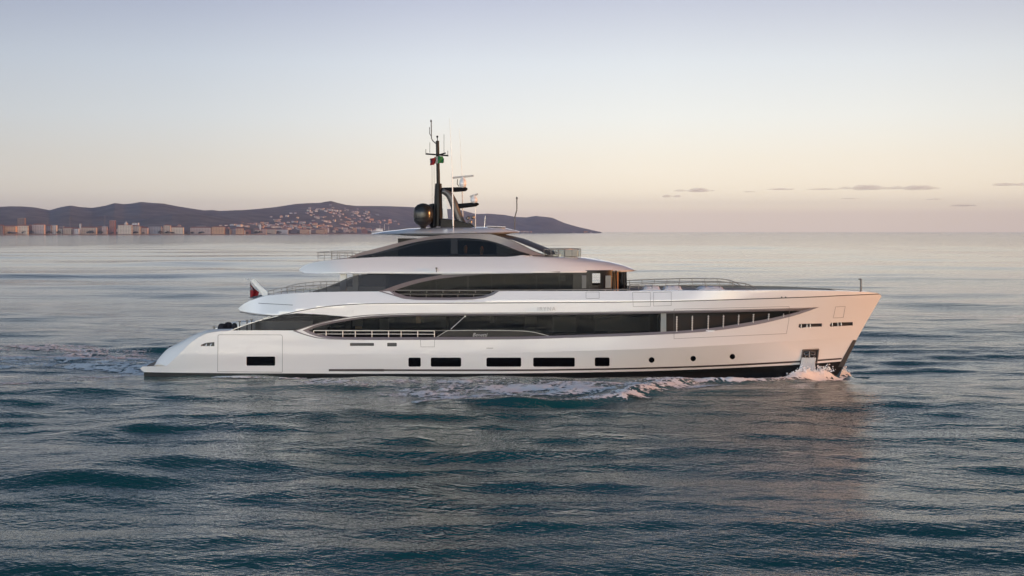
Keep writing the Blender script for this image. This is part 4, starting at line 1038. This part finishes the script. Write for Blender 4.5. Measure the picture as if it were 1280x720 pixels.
ZZ = sea_height(XX, YY) + .012 + .07*np.clip(MK-TH-.1, 0, .7)*(.4+1.2*vnoise(XX*4, YY*4, 60)) + .012*vnoise(XX*9, YY*9, 61)*(MK > TH)
keep = (MK[:-1,:-1] > TH) & (MK[1:,:-1] > TH) & (MK[:-1,1:] > TH) & (MK[1:,1:] > TH)
jj, ii = np.nonzero(keep); nxx = len(fxs); ids = (jj*nxx+ii)[:,None]+np.array([0, 1, nxx+1, nxx])[None]
uq, inv = np.unique(ids.ravel(), return_inverse=True); inv = inv.reshape(-1, 4)
me = bpy.data.meshes.new('foam'); P_ = np.stack([XX.ravel()[uq], YY.ravel()[uq], ZZ.ravel()[uq]], -1)
me.from_pydata(P_.tolist(), [], inv.tolist()); me.materials.append(fm); me.polygons.foreach_set('use_smooth', [True]*len(inv))
at_ = me.attributes.new('cover', 'FLOAT', 'POINT'); at_.data.foreach_set('value', np.clip((MK.ravel()[uq]-TH)/.42, 0, 1).astype(np.float32))
fo_ = bpy.data.objects.new('foam', me); COL.objects.link(fo_); tag(fo_, 'white foam and bow wave crests trailing along the hull', 'foam', kind='stuff')
# water running out of the anchor pocket, and the spray at the stem
mb = MB()
def HPw(px, py, off): x, z = XZ(px, py, hb_hull); return (x, -float(hb_hull(x, z))-off, z)
for k in range(34):
    px = 1002.5+k/33*17; o_ = .06+.05*random.random(); a = HPw(px-.2, 446.5+random.random(), o_); b_ = HPw(px-2.2+random.random()*.8, 453+random.random()*2, o_+.12); c = HPw(px-5.5+random.random()*3, 461+random.random()*2.5, o_+.35)
    mb.tube([a, b_, c], [.028, .032, .06], n=5)
o = mb.build('running_water', mat('falling_water', (.55,.58,.60), .15)); tag(o, 'sheet of water pouring from the anchor pocket down the bow', 'water', kind='stuff')
mb = MB()
for k in range(520):
    u = random.random(); px = 1058-u*70; base = 459.5+u*10
    x, y = wp(px, base); r_ = .03+.06*random.random(); s_ = (1-u)
    x += random.gauss(0, .15); y += random.gauss(0, .22); z = sea_height(np.array([x]), np.array([y]))[0]+abs(random.gauss(0, .10+.16*s_))
    if abs(y) < float(hb_hull(x, z))+.02: y = -float(hb_hull(x, z))-.08
    a_ = random.random()*6; v = [(x+r_*math.cos(a_+q*2.09), y+r_*math.sin(a_+q*2.09), z-r_*.4) for q in range(3)]+[(x, y, z+r_*.8)]
    mb.add(v, [(0,1,3),(1,2,3),(2,0,3),(0,2,1)])
o = mb.build('spray', fs_); tag(o, 'white spray thrown up where the stem cuts the water', 'spray', kind='stuff')

# ------------------------------------------------------------------ far coast: hills
SK = [(-140,262),(-60,257),(0,259),(12,258.3),(30,258.5),(45,260),(62,263.3),(75,259.5),(88,257.3),(100,259.3),(115,260.3),(130,258),(143,254.3),(155,255.7),(165,254.8),(176,252.8),(190,254),(205,255),(220,258),(240,261.2),(255,263.5),(266,263),(275,264.2),(290,263.5),(305,263),(320,261.8),(345,259.3),(370,255.3),(385,254.4),(400,254),(409,252.2),(414,251.6),(420,253.4),(432,256.4),(445,257.8),(480,258),(510,259),(540,261),(571,262),(580,264),(595,268),(610,267.5),(630,269),(645,271.6),(658,272.2),(670,270.3),(690,272.5),(705,279),(720,283.5),(735,287),(746,289.5),(752,290.6)]
skx = [p[0] for p in SK]; sky_ = [p[1] for p in SK]
def coast(px, sky_fn, dsh, width, name, ridge_t=.75, seedv=0, n=(420, 70)):
    a = np.linspace(px[0], px[1], n[0]); t_ = np.linspace(0, 1.25, n[1]); A_, T_ = np.meshgrid(a, t_)
    D0 = np.interp(A_, *dsh); D = D0+T_*width; Xh = (A_-640)/F*D; Yh = D+CY
    Dr = D0+ridge_t*width; S = sky_fn(A_); Hr = CZ+(290.35-S)/F*Dr
    s = np.where(T_ < ridge_t, (T_/ridge_t)**1.45, np.clip(1-((T_-ridge_t)/.5)**2, 0, 1))
    rough_ = (fbm(Xh/420+seedv, Yh/650, 5, 70+seedv)-.5)
    Zh = Hr*s + np.clip(Hr, 0, 400)*rough_*.55*np.where(T_ < ridge_t, np.sin(math.pi*np.clip(T_/ridge_t, 0, 1)), 0) + 1.5*sstep(T_/.02)
    Zh[0] = -3
    o = grid_mesh(name, Xh, Yh, Zh, hillmat); tag(o, kind='structure'); return (A_, T_, Xh, Yh, Zh)
hillmat = bpy.data.materials.new('wooded_hill'); hillmat.use_nodes = True; t = hillmat.node_tree; b = t.nodes['Principled BSDF']; b.inputs['Roughness'].default_value = .9
txc = t.nodes.new('ShaderNodeTexCoord'); nz = t.nodes.new('ShaderNodeTexNoise'); nz.inputs['Scale'].default_value = .010; nz.inputs['Detail'].default_value = 8; t.links.new(txc.outputs['Object'], nz.inputs['Vector'])
rp = t.nodes.new('ShaderNodeValToRGB'); t.links.new(nz.outputs['Fac'], rp.inputs[0]); e = rp.color_ramp.elements
e[0].position = .35; e[0].color = (.030,.042,.048,1); e[1].position = .68; e[1].color = (.115,.13,.13,1); t.links.new(rp.outputs[0], b.inputs['Base Color'])
DSH = ([-140,0,300,400,480,620,746,760], [4250,4250,4700,6000,7200,9000,9800,9800])
hA = coast((-140, 752), lambda p: np.interp(p, skx, sky_), DSH, 3600, 'hills')
def fore(p): return 290.2-np.interp(p, [120,150,185,215,250,290,330,360], [0,8,17,22,21,14,6,0])
hB = coast((120, 360), fore, ([120,360], [4450,5200]), 1400, 'foothills', seedv=5, n=(200, 40))
def ground_at(g, px, tt):
    A_, T_, Xh, Yh, Zh = g; i = int(np.argmin(abs(A_[0]-px))); j = int(np.argmin(abs(T_[:,0]-tt))); return Xh[j, i], Yh[j, i], Zh[j, i]

# ------------------------------------------------------------------ far coast: town
def plaster(name, col):
    m = bpy.data.materials.new(name); m.use_nodes = True; t = m.node_tree; b = t.nodes['Principled BSDF']; b.inputs['Roughness'].default_value = .85
    tx = t.nodes.new('ShaderNodeTexCoord'); sp_ = t.nodes.new('ShaderNodeSeparateXYZ'); t.links.new(tx.outputs['Object'], sp_.inputs[0])
    fs = []
    for ax, per, frac in (('X', 5.4, .42), ('Z', 4.6, .5)):
        d = t.nodes.new('ShaderNodeMath'); d.operation = 'DIVIDE'; d.inputs[1].default_value = per; t.links.new(sp_.outputs[ax], d.inputs[0])
        f_ = t.nodes.new('ShaderNodeMath'); f_.operation = 'FRACT'; t.links.new(d.outputs[0], f_.inputs[0])
        g_ = t.nodes.new('ShaderNodeMath'); g_.operation = 'LESS_THAN'; g_.inputs[1].default_value = frac; t.links.new(f_.outputs[0], g_.inputs[0]); fs.append(g_)
    mu = t.nodes.new('ShaderNodeMath'); mu.operation = 'MULTIPLY'; t.links.new(fs[0].outputs[0], mu.inputs[0]); t.links.new(fs[1].outputs[0], mu.inputs[1])
    mx = t.nodes.new('ShaderNodeMix'); mx.data_type = 'RGBA'; mx.inputs[6].default_value = (*col, 1); mx.inputs[7].default_value = (*[c*.18 for c in col], 1)
    t.links.new(mu.outputs[0], mx.inputs[0]); t.links.new(mx.outputs[2], b.inputs['Base Color']); return m
PL = dict(cream=plaster('cream_plaster', (.66,.60,.50)), orange=plaster('orange_plaster', (.58,.36,.22)), tan=plaster('tan_plaster', (.50,.42,.34)), brick=plaster('brick_wall', (.32,.15,.11)),
          pink=plaster('pink_plaster', (.52,.42,.38)), white=plaster('white_plaster', (.58,.58,.58)), grey=plaster('grey_plaster', (.28,.29,.32)), brown=plaster('brown_plaster', (.20,.15,.13)))
ROOF = dict(tile=mat('clay_tile_roof', (.22,.09,.06), .8), slate=mat('slate_roof', (.10,.10,.11), .7), flat=mat('flat_roof', (.30,.29,.28), .8))
def building(px0, px1, pyt, D, wallc, roofc='tile', depth=13, label=None, group=None, base=1.0, cat='building', gable=True, pyb=None):
    x0 = (px0-640)/F*D; x1 = (px1-640)/F*D; zt_ = CZ+(290.35-pyt)/F*D; y = D+CY
    rh = min(4.0, .16*(zt_-base)) if gable else .8
    root = empty('building' if cat == 'building' else cat.replace(' ', '_'), ((x0+x1)/2, y, base), label=label, cat=cat, group=group)
    mb = MB(); mb.box(((x0+x1)/2, y, (base-4+zt_-rh)/2), (x1-x0, depth, zt_-rh-base+4)); w = mb.build('wall', PL[wallc], root)
    mb = MB(); w2, d2 = (x1-x0)/2+.6, depth/2+.6; c = (x0+x1)/2; zb_ = zt_-rh+.01
    if gable:
        r = max(w2-d2, .5)
        mb.add([(c-w2,y-d2,zb_),(c+w2,y-d2,zb_),(c+w2,y+d2,zb_),(c-w2,y+d2,zb_),(c-r,y,zt_),(c+r,y,zt_)], [(0,1,5,4),(1,2,5),(2,3,4,5),(3,0,4),(0,3,2,1)])
    else: mb.box((c, y, zb_+rh/2), (w2*2, d2*2, rh))
    mb.build('roof', ROOF[roofc], root); return root
SH = lambda px: float(np.interp(px, *DSH))
T = [ # px0, px1, top py, wall, roof, gable, label, extra distance
 (-2,4.6,280.8,'brown','tile',1,'tall dark brown building cut by the left edge of the shoreline',40),
 (5.6,20.6,282,'orange','tile',1,'long orange-red waterfront building left of the cream block',40),
 (21,35.2,281,'cream','tile',1,'big cream block with rows of windows, brightest on the left shore',30),
 (22.5,31.5,272.8,'brown','flat',0,'tall dark reddish tower rising behind the cream block',220),
 (36,40.2,280.2,'brick','tile',1,'narrow dark red building squeezed right of the cream block',60),
 (41,56,279.8,'pink','tile',1,'wide beige-pink block right of the narrow dark red building',40),
 (57,64.2,281,'grey','tile',1,'mauve grey block right of the wide beige-pink block',60),
 (65,71,281.8,'white','flat',0,'white flat-roofed building among grey houses left of the slim tower',60),
 (71.5,80,281.5,'grey','slate',1,'grey building with slate roof beside the white flat-roofed one',90),
 (79.5,90,284,'tan','tile',1,'low tan house with reddish roof left of the slim white tower',60),
 (94,99,284.8,'white','tile',1,'small white house just left of the slim white tower',40),
 (99.6,101.6,279.8,'white','flat',0,'slim white tower standing among the low waterfront houses',50),
 (102,121,283.6,'tan','tile',1,'long tan palace with regular windows right of the slim tower',40),
 (128,134,283.6,'pink','flat',0,'small square pink building left of the brick tower',40),
 (137.3,144.2,275.6,'brick','flat',0,'square brick-red tower standing above the harbour roofs',120),
 (147.5,151,284,'cream','tile',1,'narrow cream house between brick tower and the domed church',40),
 (148,165,280.6,'cream','tile',1,'broad cream church block below the small dome',30),
 (165,175,281.6,'cream','tile',1,'cream wing joined right of the domed church block',50),
 (165.5,173.5,278.8,'white','flat',0,'bright white flat-topped building behind the church wing',200),
 (176,185,284,'pink','tile',1,'low pinkish building in the gap right of the church wing',60),
 (186,202,282,'grey','slate',1,'long grey building with slate roof in the middle of the harbour front',60),
 (205,213.5,280.8,'tan','tile',1,'tan villa with raised roof left of the pair of cream palaces',50),
 (214,229.5,283.2,'cream','tile',1,'long cream palace facing the water beneath the foothill',40),
 (222,226,280.6,'tan','tile',1,'short tan turret rising over the long cream palace',60),
 (238,264,283.6,'pink','tile',1,'very long pink and cream terrace left of the bright orange block',60),
 (246,257,281.4,'grey','slate',1,'grey hall roof showing above the very long pink terrace',150),
 (265.2,281,282.8,'orange','tile',1,'bright orange sunlit block with tiled roof on the waterfront',30),
 (281.5,286,284.5,'brown','tile',1,'small dark brown house touching the bright orange block',60),
 (295,304.5,284.6,'orange','tile',1,'small orange pink house at the end of the harbour wall',30),
 (301,306.5,288,'white','flat',0,'low white quay shed beside the small orange pink house',10),
 (324,326.3,280.8,'white','flat',0,'white campanile standing alone behind the low shore roofs',60),
 (322,333,285.6,'pink','tile',1,'low pink house at the foot of the white campanile',40),
 (334,345,285.8,'tan','tile',1,'low tan house right of the white campanile group',60),
 (345,360,286.2,'white','tile',1,'long low whitish house midway along the right shore',40),
 (375,386,286,'orange','tile',1,'glowing orange house in the right part of the shore',30),
 (395,406,286.4,'orange','tile',1,'second glowing orange house nearer the moored ship',30),
]
for a, b_, tp, wl_, rf, gb, lab, ex in T:
    building(a, b_, tp, SH((a+b_)/2)+ex, wl_, rf, 12 if b_-a > 5 else (b_-a)*2.0, lab, None, 1.0, gable=bool(gb))
# dome of the church
D = SH(157)+30; xc = (157.5-640)/F*D; zc = CZ+(290.35-281)/F*D
dm = empty('church_dome', (xc, D+CY, zc), label='small pale dome with lantern on top of the cream church block', cat='dome')
mb = MB(); mb.lathe([(7,-3),(7,1),(6.4,4),(4.4,6.6),(1.4,8),(1.2,10.5),(.2,12.5)], (xc, D+CY, zc), n=20); mb.build('dome_shell', mat('dome_lead', (.40,.38,.36), .6), dm, smooth=True)
cols = list(PL)
for k in range(78):                     # small houses filling the gaps of the waterfront
    px = float(rng.uniform(-5, 470)); w = float(rng.uniform(3, 8)); D = SH(px)+float(rng.uniform(80, 260)); c_ = cols[int(rng.integers(len(cols)))]
    building(px, px+w, 285.0+float(rng.uniform(-2.4, 1.8)) + (1.0 if px > 300 else 0), D, c_, 'tile', 14, '%s tiled-roof house in the low second row behind the waterfront' % c_, 'low %s houses of the second row' % c_)
hm = {}
def house_mesh(c_):
    if c_ in hm: return hm[c_]
    mb = MB(); w, d, h = 18, 14, 8; mb.box((0,0,h/2-3), (w,d,h+6)); z_ = h+.01
    mb.add([(-w/2-.5,-d/2-.5,z_),(w/2+.5,-d/2-.5,z_),(w/2+.5,d/2+.5,z_),(-w/2-.5,d/2+.5,z_),(-w/2,0,z_+3.5),(w/2,0,z_+3.5)], [(0,1,5,4),(1,2,5),(2,3,4,5),(3,0,4),(0,3,2,1)], 1)
    o = mb.build('hillside_house', [PL[c_], ROOF['tile']]); hm[c_] = o; return o
cl = [(360,.22,22,.04),(385,.30,20,.06),(420,.42,26,.07),(432,.30,16,.05),(455,.50,24,.06),(395,.52,18,.05),(330,.30,16,.05),(305,.35,14,.04),(470,.35,14,.05),(440,.62,12,.03),(345,.45,10,.04),(375,.15,16,.03),(415,.14,16,.03),(455,.14,14,.03),(655,.10,8,.02),(733,.10,4,.02),(290,.2,10,.03)]
for cx_, ct, cn, cs in cl:
    for k in range(cn):
        px = cx_+random.gauss(0, 11 if cx_ < 640 else 5); tt = max(.03, ct+random.gauss(0, cs)); 
        if px > 745 or px < 270: continue
        x, y, z = ground_at(hA, px, tt); c_ = random.choice(['white','white','cream','tan','pink','orange'] if ct < .5 else ['white','cream','white','grey'])
        src = house_mesh(c_); first = 'label' not in src
        o = src if first else src.copy()
        if not first: COL.objects.link(o)
        x += random.uniform(-12, 12); y += random.uniform(-20, 20)
        o.location = (x, y, z+1); o.rotation_euler = (0, 0, random.uniform(-.6, .6)); s_ = random.uniform(.45, .95); o.scale = (s_*random.uniform(.8, 2.0), s_, s_)
        tag(o, 'small %s house with clay roof scattered over the hillside' % c_, 'house', '%s houses on the hillside' % c_)
tr0 = None                              # dark pines and planes along the front
for k in range(44):
    px = float(rng.uniform(-4, 462)); D = SH(px)+float(rng.uniform(6, 70))
    if tr0 is None:
        root = tr0 = empty('shore_tree', (0, 0, 0)); mb = MB(); mb.tube([(0,0,-3),(0,0,6)], [.5,.3], n=6); mb.build('trunk', M['mastgrey'], root)
        mb = MB()
        for q in range(150):
            v = np.random.default_rng(q).normal(size=3); v = v/np.linalg.norm(v)*(.6+.4*random.random()); c = np.array([v[0]*6.5, v[1]*5, 8+v[2]*3.6]); d = np.random.default_rng(q+999).normal(size=(3,3))*1.3
            mb.add([tuple(c+d[0]), tuple(c+d[1]), tuple(c+d[2])], [(0,1,2)])
        mb.build('crown', mat('dark_foliage', (.03,.045,.03), .9), root)
    else:
        root = tr0.copy(); COL.objects.link(root)
        for ch in tr0.children: c_ = ch.copy(); COL.objects.link(c_); c_.parent = root
    root.location = ((px-640)/F*D, D+CY, 1.2); sc_ = float(rng.uniform(.6, 1.1)); root.scale = (sc_*float(rng.uniform(.9,1.8)), sc_, sc_)
    tag(root, 'small dark tree in the row between the harbour wall and the houses', 'tree', 'trees along the harbour front')
mb = MB()                               # harbour mole in front of the town
qp = [(SH(p), p) for p in np.linspace(-20, 470, 60)]
for (d0, p0), (d1, p1) in zip(qp, qp[1:]):
    d0 -= 25; d1 -= 25; x0 = (p0-640)/F*d0; x1 = (p1-640)/F*d1; mb.add([(x0,d0+CY,-2),(x1,d1+CY,-2),(x1,d1+CY,2.2),(x0,d0+CY,2.2),(x0,d0+CY+70,2.4),(x1,d1+CY+70,2.4)], [(0,1,2,3),(3,2,5,4)])
o = mb.build('harbour_wall', mat('dark_quay_stone', (.12,.10,.09), .9)); tag(o, 'long low dark stone harbour wall at the foot of the town', 'harbour wall')
# cranes and masts of the port
for k, (px, tp) in enumerate(((87.5,271),(59.5,276),(131,268),(112,279))):
    D = SH(px)+150; x = (px-640)/F*D; mb = MB(); zt_ = CZ+(290.35-tp)/F*D
    mb.tube([(x, D+CY, 0), (x, D+CY, zt_)], [.9, .4], n=6); mb.tube([(x-5, D+CY, zt_*.8), (x+9, D+CY, zt_*.93)], .35, n=5)
    o = mb.build('harbour_crane', M['mastgrey']); tag(o, ['slender grey crane left of the slim white tower', 'short crane mast above the mauve grey block', 'tallest thin crane just left of the brick tower', 'low crane over the long tan palace'][k], 'crane')
# moored ship far off, left of the yacht's hard top
D = 4300; sx_ = lambda p: (p-640)/F*D; zz_ = lambda p: CZ+(290-p)/F*D
sh = empty('moored_ship', (sx_(474), D+CY, 0), label='distant pale grey ship with thin masts lying off the shore left of the yacht roof', cat='ship')
mb = MB(); mb.prism([(sx_(464.2),zz_(288.4)),(sx_(465.5),-.5),(sx_(489),-.5),(sx_(490.5),zz_(289)),(sx_(482),zz_(289.2))], D+CY-6, D+CY+6); mb.build('hull', mat('ship_grey', (.38,.38,.40), .6), sh)
mb = MB(); mb.box((sx_(474.5), D+CY, zz_(288)), (22, 8, 6)); mb.box((sx_(473), D+CY, zz_(286.4)), (11, 7, 4)); mb.build('superstructure', M['white'], sh)
for p, t_ in ((470.3,284.6),(475,281.5),(480.5,280.3),(486,283)):
    mb = MB(); mb.tube([(sx_(p), D+CY, zz_(288)), (sx_(p), D+CY, zz_(t_))], .55, n=6); mb.build('mast', M['white'], sh)

# ------------------------------------------------------------------ far clouds (outside the haze)
cm_ = bpy.data.materials.new('cloud_vapour'); cm_.use_nodes = True; t = cm_.node_tree; t.nodes.remove(t.nodes['Principled BSDF'])
vv = t.nodes.new('ShaderNodeVolumePrincipled'); vv.inputs['Color'].default_value = (.88,.82,.86,1); vv.inputs['Density'].default_value = .0010
t.links.new(vv.outputs[0], t.nodes['Material Output'].inputs['Volume'])
CL = [(843,895,235.8,241,'flat grey streak of cloud, leftmost long one above the horizon'),(829,852,243.6,247.6,'faint low puff of cloud under the leftmost streak'),(957,994,235.2,238,'short thin cloud left of the longest cloud'),
      (1008,1052,235,238.2,'thin wisp of cloud touching the left end of the longest cloud'),(1048,1178,232,239,'longest grey cloud bank lying level above the horizon'),(1244,1300,228.3,233.6,'dark cloud cut by the right edge of the picture'),
      (930,948,238.5,240.8,'tiny cloud right of the leftmost streak'),(1052,1078,247,249.5,'small faint cloud below the longest cloud'),(1190,1222,256,258.4,'faint streak of cloud low on the right'),(1160,1176,248,250.4,'tiny faint cloud low beneath the right end of the longest cloud')]
for k, (a, b_, c, d, lab) in enumerate(CL):
    D = 26000+k*300; w = (b_-a)/F*D/2; h = (d-c)/F*D/2; x = ((a+b_)/2-640)/F*D; z = CZ+(290-(c+d)/2)/F*D; mb = MB(); nu, nw = 14, 64; v = []
    for i in range(nw+1):
        th = math.pi*i/nw; cx_ = -math.cos(th)*w; r = math.sin(th)**.8
        r *= .35+1.1*float(vnoise(np.array([cx_/150+k*7.]), np.array([k*3.]), 90)[0])
        for j in range(nu):
            ph = 2*math.pi*j/nu; lump = .75+.5*float(vnoise(np.array([cx_/110.+k]), np.array([j*1.3]), 91)[0]); zz2 = math.sin(ph)*h*r*lump; zz2 = zz2*(.55 if zz2 < 0 else 1.15)
            v.append((x+cx_, D+math.cos(ph)*r*350, z+zz2))
    mb.add(v, [(i*nu+j, i*nu+(j+1)%nu, (i+1)*nu+(j+1)%nu, (i+1)*nu+j) for i in range(nw) for j in range(nu)]+[tuple(range(nu))[::-1], tuple(nw*nu+j for j in range(nu))])
    o = mb.build('cloud', cm_, smooth=True); tag(o, lab, 'cloud')

# ------------------------------------------------------------------ haze
hz = bpy.data.materials.new('haze_air'); hz.use_nodes = True; t = hz.node_tree; t.nodes.remove(t.nodes['Principled BSDF'])
vv = t.nodes.new('ShaderNodeVolumePrincipled'); vv.inputs['Color'].default_value = (.44,.58,.92,1); vv.inputs['Density'].default_value = .000052; vv.inputs['Anisotropy'].default_value = 0.0
t.links.new(vv.outputs[0], t.nodes['Material Output'].inputs['Volume'])
mb = MB(); mb.box((-500, 6800, 160), (13500, 15500, 340)); o = mb.build('haze', hz); tag(o, 'thin evening haze over the sea and the far coast', 'haze', kind='stuff')
